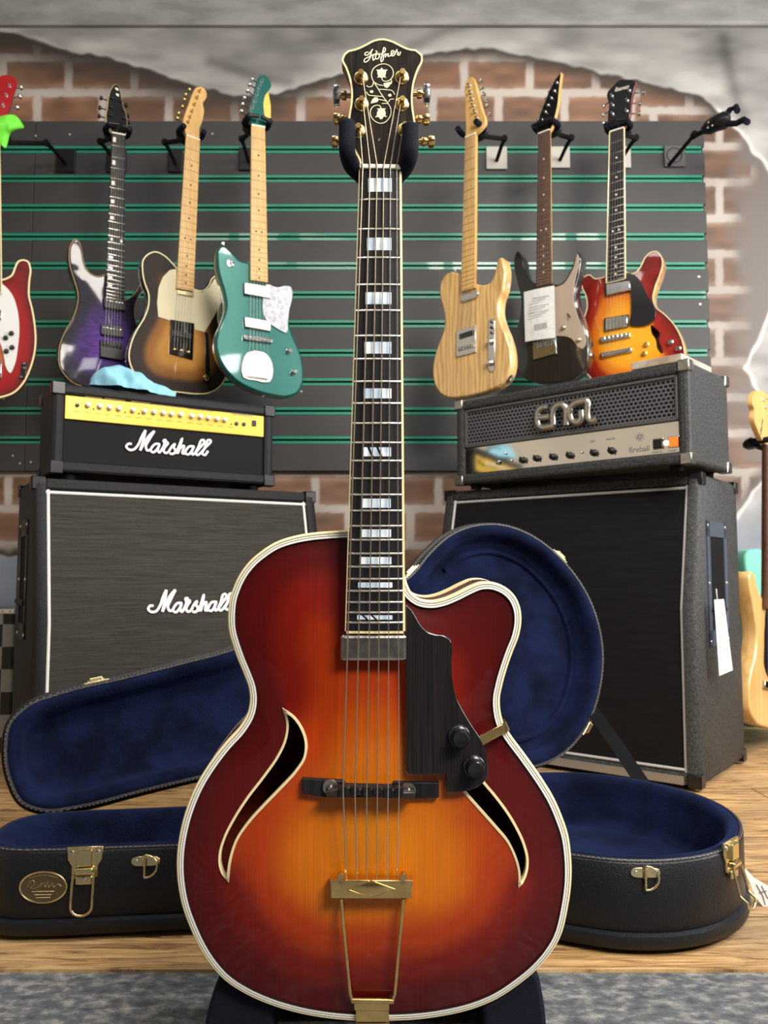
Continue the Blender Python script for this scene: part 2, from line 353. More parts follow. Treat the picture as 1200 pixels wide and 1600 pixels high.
def mural():
    st = .0055; X = np.arange(-1.9, 1.95, st); Z = np.arange(-.02, 2.95, st); nx, nz = len(X), len(Z)
    GX, GZ = np.meshgrid(X, Z)
    d = np.stack([GX.ravel(), np.full(GX.size, YW), GZ.ravel() - CAM.z], 1)
    f = d @ np.array(FW); PX = 600 + FPX * d[:, 0] / f; PY = 800 - FPX * (d @ np.array(UP)) / f
    pts = np.stack([PX, PY], 1)
    wob = (noise2(PX, PY, 14, 3) - .5) * 6
    ins = np.zeros(len(pts), bool)
    for i in range(0, len(pts), 40000): ins[i:i+40000] = pip(pts[i:i+40000], HOLE)
    near = dist(pts[:, :], HOLE); sd = np.where(ins, near, -near) + wob
    # plaster
    n1 = noise2(PX, PY, 70, 1); n2 = noise2(PX * .6, PY * 1.6, 28, 2); n3 = noise2(PX * .3, PY, 9, 5)
    g = .205 + .12 * (n1 - .5) + .10 * (n2 - .5) + .05 * (n3 - .5)
    g = g + .13 * sst(-55, -4, sd) * (1 - sst(-4, 0, sd)) * (.35 + n2)
    pl = np.stack([g * 1.0, g * .97, g * .93], 1)
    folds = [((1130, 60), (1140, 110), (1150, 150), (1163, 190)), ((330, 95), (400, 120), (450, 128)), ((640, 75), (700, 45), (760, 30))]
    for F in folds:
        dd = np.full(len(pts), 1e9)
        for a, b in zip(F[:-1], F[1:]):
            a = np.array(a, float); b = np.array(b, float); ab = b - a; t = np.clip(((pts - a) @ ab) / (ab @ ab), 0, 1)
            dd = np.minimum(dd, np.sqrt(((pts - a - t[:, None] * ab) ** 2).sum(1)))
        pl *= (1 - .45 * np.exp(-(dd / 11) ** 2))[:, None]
    low = sst(700, 960, PY); pl = pl * (1 - low)[:, None] + np.array([.22, .26, .33]) * (.8 + .4 * n1)[:, None] * low[:, None]
    # brick
    a_ = PX > 1000; b_ = PY > 700
    y0 = np.where(b_, 738, np.where(a_, 229, 145)); hh = np.where(b_, 57, np.where(a_, 56., 55.))
    r = np.floor((PY - y0) / hh); fy = (PY - y0) / hh - r
    x0 = np.where(b_, np.where(r % 2 == 0, 493, 652 - 107), np.where(a_, np.where(r % 2 == 0, 1180, 1124), np.where(r % 2 == 0, 58, 107)))
    ww = np.where(b_, 96., 103.)
    c = np.floor((PX - x0) / ww); fx = (PX - x0) / ww - c
    dx = np.minimum(fx, 1 - fx) * ww; dy = np.minimum(fy, 1 - fy) * hh
    rr = np.minimum(dx, dy) + (noise2(PX, PY, 8, 11) - .5) * 2.2
    mort = 1 - sst(4.2, 8.5, rr)
    h1 = noise2(PX * .35, PY, 11, 8); h2 = noise2(c * 17.3 + 3, r * 9.7, 1.7, 9)
    v = (.65 + .7 * h1) * (.75 + .5 * h2)
    v = v * (1 - .42 * sst(900, 1150, PX)) * (1 - .35 * (1 - sst(60, 160, PY)) * (PX < 420))  # bricks coloured darker towards the right to offset the strong window light
    br = np.stack([.17 * v, .085 * v, .048 * v], 1)
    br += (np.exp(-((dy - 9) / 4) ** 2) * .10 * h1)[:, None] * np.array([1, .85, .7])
    mo = np.stack([.36 + .1 * n1, .31 + .1 * n1, .27 + .1 * n1], 1) * (1 - .2 * sst(900, 1150, PX))[:, None]  # mortar toned down at the right as well, against the window light
    ho = br * (1 - mort)[:, None] + mo * mort[:, None]
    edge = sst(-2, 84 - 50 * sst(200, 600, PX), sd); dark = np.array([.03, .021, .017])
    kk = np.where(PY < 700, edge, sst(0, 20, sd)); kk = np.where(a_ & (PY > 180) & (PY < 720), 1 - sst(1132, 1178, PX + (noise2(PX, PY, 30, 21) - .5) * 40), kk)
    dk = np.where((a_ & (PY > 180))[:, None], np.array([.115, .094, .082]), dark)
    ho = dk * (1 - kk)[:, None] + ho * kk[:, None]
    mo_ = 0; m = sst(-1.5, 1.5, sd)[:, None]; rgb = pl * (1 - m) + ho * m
    # pale torn lip along the plaster edge at the right
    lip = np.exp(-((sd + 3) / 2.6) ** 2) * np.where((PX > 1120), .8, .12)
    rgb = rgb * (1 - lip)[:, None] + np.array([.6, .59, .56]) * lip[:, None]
    rgb = np.clip(rgb, 0, 1)
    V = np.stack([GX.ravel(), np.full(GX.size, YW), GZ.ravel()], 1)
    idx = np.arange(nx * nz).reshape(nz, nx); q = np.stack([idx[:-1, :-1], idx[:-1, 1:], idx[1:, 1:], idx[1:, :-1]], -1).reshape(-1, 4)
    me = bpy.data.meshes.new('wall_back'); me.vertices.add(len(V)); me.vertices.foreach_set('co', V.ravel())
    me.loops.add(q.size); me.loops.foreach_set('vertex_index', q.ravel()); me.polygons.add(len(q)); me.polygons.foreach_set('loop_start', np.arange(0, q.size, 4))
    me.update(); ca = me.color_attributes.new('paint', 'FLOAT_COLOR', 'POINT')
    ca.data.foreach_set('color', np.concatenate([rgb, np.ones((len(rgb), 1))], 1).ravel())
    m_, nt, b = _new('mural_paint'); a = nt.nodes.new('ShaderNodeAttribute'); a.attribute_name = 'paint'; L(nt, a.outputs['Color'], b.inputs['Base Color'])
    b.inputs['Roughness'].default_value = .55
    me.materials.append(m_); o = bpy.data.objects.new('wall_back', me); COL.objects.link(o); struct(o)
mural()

def floor_mat():
    m, nt, b = _new('rough_planks'); t = nt.nodes.new('ShaderNodeTexCoord')
    sx = nt.nodes.new('ShaderNodeSeparateXYZ'); L(nt, t.outputs['Object'], sx.inputs[0])
    br = nt.nodes.new('ShaderNodeTexBrick'); br.inputs['Scale'].default_value = 1; br.inputs['Brick Width'].default_value = 2.6; br.inputs['Row Height'].default_value = .19
    br.inputs['Mortar Size'].default_value = .0022; br.inputs['Mortar Smooth'].default_value = .4; br.inputs['Color1'].default_value = (.9, .9, .9, 1); br.inputs['Color2'].default_value = (.6, .6, .6, 1); br.inputs['Mortar'].default_value = (.12, .08, .05, 1)
    mb_ = nt.nodes.new('ShaderNodeMapping'); mb_.inputs['Location'].default_value = (.4, .035, 0); L(nt, t.outputs['Object'], mb_.inputs[0]); L(nt, mb_.outputs[0], br.inputs['Vector'])
    mp = nt.nodes.new('ShaderNodeMapping'); mp.inputs['Scale'].default_value = (3.2, 34, 1); L(nt, t.outputs['Object'], mp.inputs[0])
    n = nt.nodes.new('ShaderNodeTexNoise'); n.inputs['Scale'].default_value = 2.4; n.inputs['Detail'].default_value = 12; n.inputs['Roughness'].default_value = .72; n.inputs['Distortion'].default_value = 1.1; L(nt, mp.outputs[0], n.inputs['Vector'])
    r = nt.nodes.new('ShaderNodeValToRGB'); e = r.color_ramp.elements
    e[0].position = .35; e[0].color = (.05, .02, .007, 1); e[1].position = .66; e[1].color = (.86, .58, .27, 1); x = e.new(.42); x.color = (.36, .18, .06, 1); x = e.new(.50); x.color = (.62, .36, .13, 1)
    L(nt, n.outputs[0], r.inputs[0])
    n2 = nt.nodes.new('ShaderNodeTexNoise'); n2.inputs['Scale'].default_value = 2.5; n2.inputs['Detail'].default_value = 5; L(nt, t.outputs['Object'], n2.inputs['Vector'])
    mr = nt.nodes.new('ShaderNodeMapRange'); mr.inputs[1].default_value = .5; mr.inputs[2].default_value = .72; L(nt, n2.outputs[0], mr.inputs[0])
    gx = nt.nodes.new('ShaderNodeMix'); gx.data_type = 'RGBA'; gx.inputs['B'].default_value = (.22, .19, .15, 1); L(nt, r.outputs[0], gx.inputs['A'])
    mm = nt.nodes.new('ShaderNodeMath'); mm.operation = 'MULTIPLY'; mm.inputs[1].default_value = .6; L(nt, mr.outputs[0], mm.inputs[0]); L(nt, mm.outputs[0], gx.inputs['Factor'])
    mx = nt.nodes.new('ShaderNodeMix'); mx.data_type = 'RGBA'; mx.blend_type = 'MULTIPLY'; mx.inputs['Factor'].default_value = 1
    L(nt, gx.outputs['Result'], mx.inputs['A']); L(nt, br.outputs['Color'], mx.inputs['B']); L(nt, mx.outputs['Result'], b.inputs['Base Color'])
    bp = nt.nodes.new('ShaderNodeBump'); bp.inputs['Strength'].default_value = .8; bp.inputs['Distance'].default_value = .004; L(nt, n.outputs[0], bp.inputs['Height']); L(nt, bp.outputs[0], b.inputs['Normal'])
    b.inputs['Roughness'].default_value = .7
    return m
YE = 1.128
mb = MB(); mb.box(-2.2, 2.2, YE, YW, -.03, 0); struct(mb.build('floor', floor_mat()))
m_, nt, b = _new('slate_floor'); t = nt.nodes.new('ShaderNodeTexCoord'); mp = nt.nodes.new('ShaderNodeMapping'); mp.inputs['Scale'].default_value = (1, 1.5, 1); L(nt, t.outputs['Object'], mp.inputs[0])
n = nt.nodes.new('ShaderNodeTexNoise'); n.inputs['Scale'].default_value = 46; n.inputs['Detail'].default_value = 8; n.inputs['Distortion'].default_value = .15; n.inputs['Roughness'].default_value = .62; L(nt, mp.outputs[0], n.inputs['Vector'])
r = nt.nodes.new('ShaderNodeValToRGB'); e = r.color_ramp.elements; e[0].position = .34; e[0].color = (.045, .05, .058, 1); e[1].position = .7; e[1].color = (.26, .265, .245, 1); x = e.new(.5); x.color = (.095, .10, .11, 1)
L(nt, n.outputs[0], r.inputs[0]); L(nt, r.outputs[0], b.inputs['Base Color']); b.inputs['Roughness'].default_value = .6
bp = nt.nodes.new('ShaderNodeBump'); bp.inputs['Strength'].default_value = .5; bp.inputs['Distance'].default_value = .002; L(nt, n.outputs[0], bp.inputs['Height']); L(nt, bp.outputs[0], b.inputs['Normal'])
mb = MB(); mb.box(-2.2, 2.2, -.6, YE - .0005, -.05, -.004); struct(mb.build('floor', m_))

# bulkhead over the wall
zb = at(600, 36, YW - .02).z
M_BULK = mk('bulkhead_paint', (.28, .275, .262), .6, col2=(.18, .178, .172), nscale=5, stretch=(1, 1, 3), bump=.1, bscale=40)
mb = MB(); mb.box(-1.9, 1.95, YW - .02, YW + .02, zb, 2.95, r=.008)
mb.box(-1.9, 1.95, YW - .018, YW, zb - .006, zb + .002); struct(mb.build('trim_1', M_BULK))

# cream side wall of the shop, seen in the mirror-bright amplifier panel
mb = MB(); mb.box(-2.75, -2.7, -1.6, YW, 0, 2.95); struct(mb.build('wall_left', mk('cream_wall', (.62, .56, .46), .7, col2=(.5, .46, .4), nscale=2)))
mb = MB(); mb.box(-2.7, -2.2, -1.6, YW, -.05, -.004); mb.build('floor', m_)['kind'] = 'structure'
# slatwall with green inserts
YS = 2.965
M_SLAT = mk('slat_grey', (.042, .042, .043), .5, spec=.3, col2=(.05, .05, .05), nscale=3, bump=.15, bscale=120)
M_GRN = mk('green_insert', (.02, .22, .14), .35, coat=.3)
M_GDK = mk('groove_dark', (.004, .03, .022), .6)
gy = [234 + 45.35 * i for i in range(11)]
zt = at(600, 189, YS).z; zbm = at(600, 735.5, YS).z; xr = at(1106, 400, YS).x; xl = -1.75
gz = [at(600, y, YS).z for y in gy]
sl = thing('slatwall_panel', 'dark grey slatwall panel with green grooves mounted on the brick mural wall', 'display panel', loc=(0, YS, zbm))
gh = .0135
cuts = [zt] + [c for z in gz for c in (z + gh, z - gh)] + [zbm]
xs_ = at(49, 400, YS).x
for nme, a, b2 in (('board', xs_ + .0012, xr), ('board', xl, xs_ - .0012)):
    mb = MB()
    for i in range(0, len(cuts), 2): mb.box(a, b2, 0, .02, cuts[i + 1] - zbm, cuts[i] - zbm, r=.0015)
    mb.box(a, b2, .018, .033, 0, zt - zbm, 1)
    mb.build(nme, [M_SLAT, M_GDK], sl)
for z in gz:
    mb = MB(); z -= zbm
    for s in (1, -1):
        mb.box(xl, xr - .012, -.0015, .002, z + s * gh, z + s * .0042); mb.box(xl, xr - .012, 0, .016, z + s * .0042, z + s * .0055)
    mb.build('groove_insert', M_GRN, sl)
for px, py in ((1092, 432), (1094, 475), (109, 210), (56, 212), (332, 209), (600, 205), (20, 712), (48, 722), (31, 724)):
    mb = MB(); p = at(px, py, YS); mb.cyl((p.x, .0005, p.z - zbm), (0, -1, 0), [(.004, 0), (.0035, .0012), (.001, .0016)], 10); mb.build('screw', M_BRASS if px > 1000 else M_WPLATE, sl)

# ------------------------------------------------------------------ guitars
def guitar_body(fr, outline_px, T, sharp=(), rim=.004, dome=0, holes=(), grid=.012, h=0, sub=5, back_dome=0, dome_w=.1):
    """returns outline(uv ccw), MB, edge list. material slots: 0 top, 1 side"""
    pts = [fr.uv(a, b, h) for a, b in outline_px]
    o = cr(pts, sub, True, sharp); o = ccw(o)
    top = inset(o, rim)
    hs = [ccw(q) for q in holes]
    V, F = fill(top, hs, grid)
    d = dist(V, o); mb = MB(); E = []
    h0 = lambda q: dome * sst(0, 1, np.clip((q - rim) / dome_w, 0, 1))
    hv = h0(d); ev = d.copy(); fix = d < rim + .012
    ed = np.concatenate([F[:, [0, 1]], F[:, [1, 2]], F[:, [2, 0]]]); ed = np.concatenate([ed, ed[:, ::-1]])
    cnt = np.bincount(ed[:, 0], minlength=len(V)).astype(float); cnt[cnt == 0] = 1
    for _ in range(60 if dome else 15):
        for arr in ((hv, ev) if dome else (ev,)):
            av = np.bincount(ed[:, 0], weights=arr[ed[:, 1]], minlength=len(V)) / cnt
            arr[~fix] = arr[~fix] * .4 + av[~fix] * .6
    def hh(q, pts=None):
        if pts is None: return h0(q)
        P_ = np.array(pts); return np.array([hv[np.argmin(((V - p_) ** 2).sum(1))] for p_ in P_])
    mb.add([(x, -a_, z) for (x, z), a_ in zip(V, hv)], F, 0); E += list(ev)
    rings = [(rim, 0.), (rim * .3, rim * .3), (0, rim), (0, T - rim), (rim * .3, T - rim * .3), (rim, T)]
    mb.loft([[(a, y, b) for a, b in inset(o, i)] for i, y in rings], False, False, 1); E += [i for i, _ in rings for _ in o]
    V2, F2 = fill(top, (), grid * 2.5); d2 = dist(V2, o)
    mb.add([(x, T + back_dome * sst(0, 1, np.clip(q / .1, 0, 1)), z) for (x, z), q in zip(V2, d2)], F2, 1); E += list(d2)
    for q in hs:
        hq = hh(None, q); dq = dist(q, o)
        mb.loft([[(a, -t_, b) for (a, b), t_ in zip(q, hq)], [(a, -t_ + .006, b) for (a, b), t_ in zip(q, hq)]], False, False, 2); E += list(dq) * 2
    return o, mb, E, hh

def neck(root, fr, nutL, nutR, endL, endR, h0, h1, nf, board_mat, neck_mat, inlay=None, dot_mat=None, fret_mat=None, depth=.02, fretw=.0012, dots=True, binding=None, heel=None):
    a = Vector(fr.p(*nutL, h0)); b = Vector(fr.p(*nutR, h0)); c = Vector(fr.p(*endL, h1)); d = Vector(fr.p(*endR, h1))
    th = .0055
    mb = MB(); nseg = 8; rings = []
    for i in range(nseg + 1):
        t = i / nseg; l = a.lerp(c, t); r = b.lerp(d, t); ct = (l + r) / 2; hw = (r - l) / 2
        rings.append([ct + hw * math.cos(q) + Vector((0, th + max(0, math.sin(q)) * depth * (1 + .15 * t), 0)) for q in [math.pi * k / 10 for k in range(11)]])
    mb.loft(rings, True, True, 0); nk = mb.build('neck', neck_mat, root)
    mb = MB(); rings = []
    for i in range(5):
        t = i / 4; l = a.lerp(c, t); r = b.lerp(d, t); arc = [l.lerp(r, k / 6) - Vector((0, .0012 * (1 - (k / 3 - 1) ** 2), 0)) for k in range(7)]
        rings.append(arc + [r + Vector((0, th, 0)), l + Vector((0, th, 0))])
    mb.loft(rings); fb = mb.build('fretboard', board_mat, root)
    Ls = ((c + d) / 2 - (a + b) / 2).length; scale = Ls / (1 - 2 ** (-(nf + .35) / 12))
    fp = [scale * (1 - 2 ** (-i / 12)) / Ls for i in range(nf + 1)]
    def acr(t, u, dh=0): return a.lerp(c, t).lerp(b.lerp(d, t), u) - Vector((0, .0012 * (1 - (2 * u - 1) ** 2) + dh, 0))
    for i in range(1, nf + 1):
        mb = MB(); mb.tube([acr(fp[i], u, .0002) for u in (.0, .25, .5, .75, 1)], fretw * .6, 5); mb.build('fret', fret_mat or M_STEEL, fb)
    if inlay == 'dots':
        for i in (3, 5, 7, 9, 12, 15, 17, 19, 21):
            if i > nf: break
            t = (fp[i] + fp[i - 1]) / 2
            for u in ((.32, .68) if i == 12 else (.5,)):
                mb = MB(); p_ = acr(t, u, .0001); mb.cyl(p_, (0, -1, 0), [(.003, 0), (.003, .0003)], 10); mb.build('inlay', dot_mat, fb)
    if inlay == 'bars':
        for i in (1, 3, 5, 7, 9, 12, 15, 17, 19, 21):
            t0, t1 = fp[i - 1] * .7 + fp[i] * .3, fp[i - 1] * .3 + fp[i] * .7
            u0, u1 = (.08, .3) if i != 12 else (.15, .85)
            q = [acr(t0, u0, .0003), acr(t0, u1, .0003), acr(t1, u1, .0003), acr(t1, u0, .0003)]
            mb = MB(); mb.loft([q, [p_ + Vector((0, .0006, 0)) for p_ in q]]); mb.build('inlay', dot_mat, fb)
    if binding:
        mb = MB()
        for l0, l1, s in ((a, c, -1), (b, d, 1)):
            mb.tube([l0 + Vector((s * .0006, .0012, 0)), l1 + Vector((s * .0006, .0012, 0))], .0024, 6)
        mb.tube([c + Vector((0, .0012, -.001)), d + Vector((0, .0012, -.001))], .0022, 6)
        mb.build('fretboard_binding', binding, fb)
    mb = MB(); up = (a - c).normalized() * .004
    mb.loft([[a - Vector((0, .0025, 0)), b - Vector((0, .0025, 0)), b + Vector((0, .004, 0)), a + Vector((0, .004, 0))], [p_ + up for p_ in (a - Vector((0, .0025, 0)), b - Vector((0, .0025, 0)), b + Vector((0, .004, 0)), a + Vector((0, .004, 0)))]])
    mb.build('nut', M_WHITEC, root)
    return a, b, c, d, fb
def head(root, fr, outline, mat_, h, T=.015, sharp=(), side=None, sub=4):
    o = ccw(cr([fr.uv(a, b, h) for a, b in outline], sub, True, sharp)); mb = MB()
    mb.slab(o, -h, -h + T, .0012, 0, 1); return mb.build('headstock', [mat_, side or mat_], root), o
def tuners(root, fr, posts, buttons, h, mat_, T=.015, r=.0035, br=.008):
    for i, bt in enumerate(buttons):
        mb = MB(); B = Vector(fr.p(*bt, h - T)); B.y = -h + T + .004
        if i < len(posts):
            P = Vector(fr.p(*posts[i], h)); mb.cyl((P.x, -h, P.z), (0, -1, 0), [(r * 1.6, 0), (r * 1.5, .002), (r, .003), (r * .9, .009), (r, .012)], 10)
            mb.tube([(P.x, B.y, P.z), B], .0022, 6); dr = (B - Vector((P.x, B.y, P.z))); dr = dr.normalized() if dr.length > 1e-4 else Vector((1, 0, 0))
        else: dr = Vector((1, 0, 0))
        mb.cyl(B - dr * .002, dr, [(.003, 0), (br * .85, .002), (br, .005), (br * .8, .009), (.002, .010)], 10)
        mb.build('tuner', mat_, root)
def strings(root, fr, nl, nr, bl, br_, hn, hb, wound=3, r=.00055, tops=None, ends=None, he=None):
    nl = Vector(fr.p(*nl, hn)); nr = Vector(fr.p(*nr, hn)); bl = Vector(fr.p(*bl, hb)); br_ = Vector(fr.p(*br_, hb))
    for i in range(6):
        t = (i + .6) / 6.2; mb = MB(); pts = [nl.lerp(nr, t), bl.lerp(br_, t)]
        if tops: pts.insert(0, Vector(fr.p(*tops[i], hn - .004)))
        if ends: pts.append(Vector(fr.p(*ends[i], he)))
        mb.tube(pts, r * (1 - .08 * i), 5); mb.build('string', M_STR2, root)
def quadpart(root, fr, name, q, h, t, mat_, r=.0012, sub=None):
    o = fr.uvs(q, h)
    if sub: o = cr(o, sub)
    mb = MB(); mb.slab(o, -h, -h + t, r); return mb.build(name, mat_, root)
def knob(root, fr, px, py, h, r, hh, mat_, name='knob'):
    mb = MB(); c = fr.p(px, py, h); mb.cyl(c, (0, -1, 0), [(r * 1.15, 0), (r * 1.1, hh * .25), (r * .9, hh * .3), (r * .82, hh * .9), (r * .7, hh)], 14); return mb.build(name, mat_, root)
def pole_pieces(fr, root, L_, R_, h, mat_=M_CHROME, r=.0022, n=6):
    for i in range(n):
        t = (i + .5) / n; mb = MB(); a = Vector(fr.p(*L_, h)).lerp(Vector(fr.p(*R_, h)), t); mb.cyl(a, (0, -1, 0), [(r, -.002), (r, .001), (r * .5, .0014)], 8); mb.build('pole_piece', mat_, root)
def saddles(fr, root, L_, R_, h, mat_, sx=.0038, sz=.006, n=6):
    for i in range(n):
        t = (i + .5) / n; a = Vector(fr.p(*L_, h)).lerp(Vector(fr.p(*R_, h)), t); mb = MB(); mb.box(a.x - sx, a.x + sx, a.y - .002, a.y + .005, a.z - sz, a.z + sz, r=.0012); mb.build('saddle', mat_, root)
GRP = 'electric guitars hanging on the wall'
def edgering(root, o, w, y, name, mat_, t=.0012):
    mb = MB(); i = inset(o, w)
    mb.loft([[(a, y, b) for a, b in o], [(a, y - t, b) for a, b in o], [(a, y - t, b) for a, b in i], [(a, y, b) for a, b in i]], False, False)
    return mb.build(name, mat_, root)

# ---- purple superstrat
def purple():
    fr = Frame(at(170, 500, 2.66), 33)
    g = thing('electric_guitar', 'purple quilted double-cutaway guitar with black hardware behind the amplifier head', 'guitar', fr, group=GRP)
    ol = [(119, 373), (111, 381), (108, 397), (110, 417), (117, 440), (122, 459), (121, 475), (113.7, 497), (102.7, 516), (94.4, 536), (91.7, 556), (93.5, 572.5), (101, 585), (112, 596), (135, 605), (160, 608), (188, 606), (210, 596), (224, 575), (228, 552), (222, 525), (214, 505), (211, 487), (216, 466), (226, 450), (232, 436), (229, 430), (219, 444), (207, 462), (193, 468), (178, 455), (162, 429), (156, 431), (145, 428.5), (135.7, 420), (131, 407.5), (128, 391), (124, 378)]
    mt = burst('purple_quilt', [(0, (.006, .005, .01)), (.25, (.012, .007, .025)), (.6, (.05, .018, .14)), (1, (.10, .03, .28))], .085, grain=.45, gs=(14, 14, 60), coat=.45)
    o, mb, E, hh = guitar_body(fr, ol, .045, dome=.004, rim=.005, dome_w=.05)
    mb.build('body', [mt, M_BLACKG, M_BLACKM], g, attr=E); edgering(g, o, .0035, .006, 'binding', M_MAPLE, .004)
    neck(g, fr, (175, 208), (196, 212), (165.5, 466), (194.5, 472), .012, .018, 24, M_EBONY, M_BLACKG, 'bars', M_WHITEC)
    head(g, fr, [(181, 131.6), (174, 138), (170, 150), (167.6, 168), (165.6, 186), (169, 196), (175, 206), (196, 210), (199, 194), (197.5, 180), (192, 162), (188.5, 144), (185.5, 134)], M_BLACKG, .008, side=M_CREAM)
    for p_ in ((182, 139), (183, 148)): quadpart(g, fr, 'headstock_inlay', [(p_[0] - 2, p_[1] - 2.5), (p_[0] + 2.5, p_[1] - 1), (p_[0] + 3, p_[1] + 3), (p_[0] - 1, p_[1] + 1)], .0088, .0006, M_WHITEC, 0)
    tuners(g, fr, [(175, 155), (173, 169), (172, 182), (188, 160), (191, 173), (193, 186)], [(160, 153), (158, 168), (157, 181), (196, 164), (199, 180), (200, 190)], .008, M_BLACKP)
    for q, nm in (([(163, 464), (196, 469), (196, 485), (163, 480)], 'pickup'), ([(158, 506), (193, 511), (193, 527), (158, 522)], 'pickup')):
        pk = quadpart(g, fr, nm, q, .017, .009, M_BLACKP); (x0, y0), (x1, y1) = q[0], q[1]
        pole_pieces(fr, pk, (x0 + 2, y0 + 5), (x1 - 2, y1 + 5), .0175)
    br = quadpart(g, fr, 'bridge', [(157, 530), (192, 536), (192, 563), (157, 557)], .02, .012, M_BLACKP)
    saddles(fr, br, (159, 535), (191, 541), .023, M_BLACKG, sz=.009)
    strings(g, fr, (176, 208), (195, 212), (161, 536), (190, 541), .0145, .025)
    for p_ in ((186, 585), (196, 560)): knob(g, fr, *p_, .008, .009, .014, M_BLACKP)
    return g, fr
# ---- sunburst single-cut with cream guard
def tele():
    fr = Frame(at(285, 500, 2.58), 33)
    g = thing('electric_guitar', 'brown sunburst single-cutaway guitar with cream pickguard and maple neck', 'guitar', fr, group=GRP)
    ol = [(244, 393), (230, 397.5), (223, 406), (222, 422), (225.7, 443), (231.5, 459), (231.5, 475.7), (225.7, 494), (211.7, 518), (203.5, 539), (201, 560), (204.7, 574), (215, 590), (235, 603), (262, 611), (282, 613.5), (305, 616), (326, 614.5), (342, 606), (353, 590), (358, 566), (354, 542), (346, 520), (341, 498), (343, 478), (350.5, 459), (345, 443), (336.5, 431), (330.7, 435), (326, 445), (316.7, 453.5), (305, 452), (290, 440), (276, 418), (270, 411.5), (258, 399.8)]
    mt = burst('brown_sunburst', [(0, (.012, .008, .006)), (.32, (.02, .011, .006)), (.62, (.22, .085, .014)), (1, (.42, .2, .035))], .095, grain=.08)
    o, mb, E, hh = guitar_body(fr, ol, .045, sharp=())
    mb.build('body', [mt, M_BLACKG, M_BLACKM], g, attr=E); edgering(g, o, .003, .004, 'binding', M_CREAM, .005)
    neck(g, fr, (291, 212), (312.4, 220), (275.8, 450), (302.7, 455), .010, .012, 22, M_MAPLE, M_MAPLE, 'dots', M_BLACKM, mk('fret_brown', (.2, .12, .06), .4, .6))
    head(g, fr, [(310, 135.6), (318, 137), (323, 145), (322, 154), (317.5, 160), (319, 172), (317, 186), (312, 202), (311, 217), (291, 210), (288, 200), (286.5, 188), (290, 176), (296, 160), (302, 144), (305, 138)], M_MAPLE, .004)
    tuners(g, fr, [(311, 143), (307, 153), (303, 164), (299, 174), (296, 183), (293, 191)], [(298, 140), (292, 148), (290, 156), (287, 167), (281, 177), (279, 185)], .004, M_GOLD)
    quadpart(g, fr, 'pickguard', [(275.8, 420), (265, 422), (254.8, 432.5), (247.8, 450), (245.5, 473), (247.5, 495), (264, 500), (265, 501), (303, 506), (305, 515), (320, 519), (330.7, 501), (340, 485), (347, 462), (341.5, 442), (335.5, 435), (327, 449), (316.7, 456.5), (304, 453), (276, 449)], .0022, .0018, mk('cream_guard', (.62, .56, .38), .18, coat=.8), .0006)
    pk = quadpart(g, fr, 'pickup', [(277, 452), (303, 457), (303, 464), (277, 459)], .008, .006, M_BRASS, .002)
    br = quadpart(g, fr, 'bridge', [(266.5, 499), (303.8, 505), (301.5, 562), (265.3, 552)], .006, .005, mk('dark_chrome', (.12, .11, .1), .12, 1))
    quadpart(br, fr, 'pickup', [(271, 515), (299, 521), (299, 530), (271, 524)], .011, .006, M_BLACKP)
    for i in range(3): knob(br, fr, 273 + i * 11, 546 + i * 2, .008, .004, .005, M_GOLD, 'saddle')
    strings(g, fr, (292, 213), (311, 220), (269, 545), (299, 553), .012, .014)
    cp = quadpart(g, fr, 'control_plate', [(320, 518), (326, 520), (330, 600), (322, 598)], .003, .002, M_BLACKG)
    knob(cp, fr, 322, 590, .004, .009, .015, M_GOLD)
    return g, fr
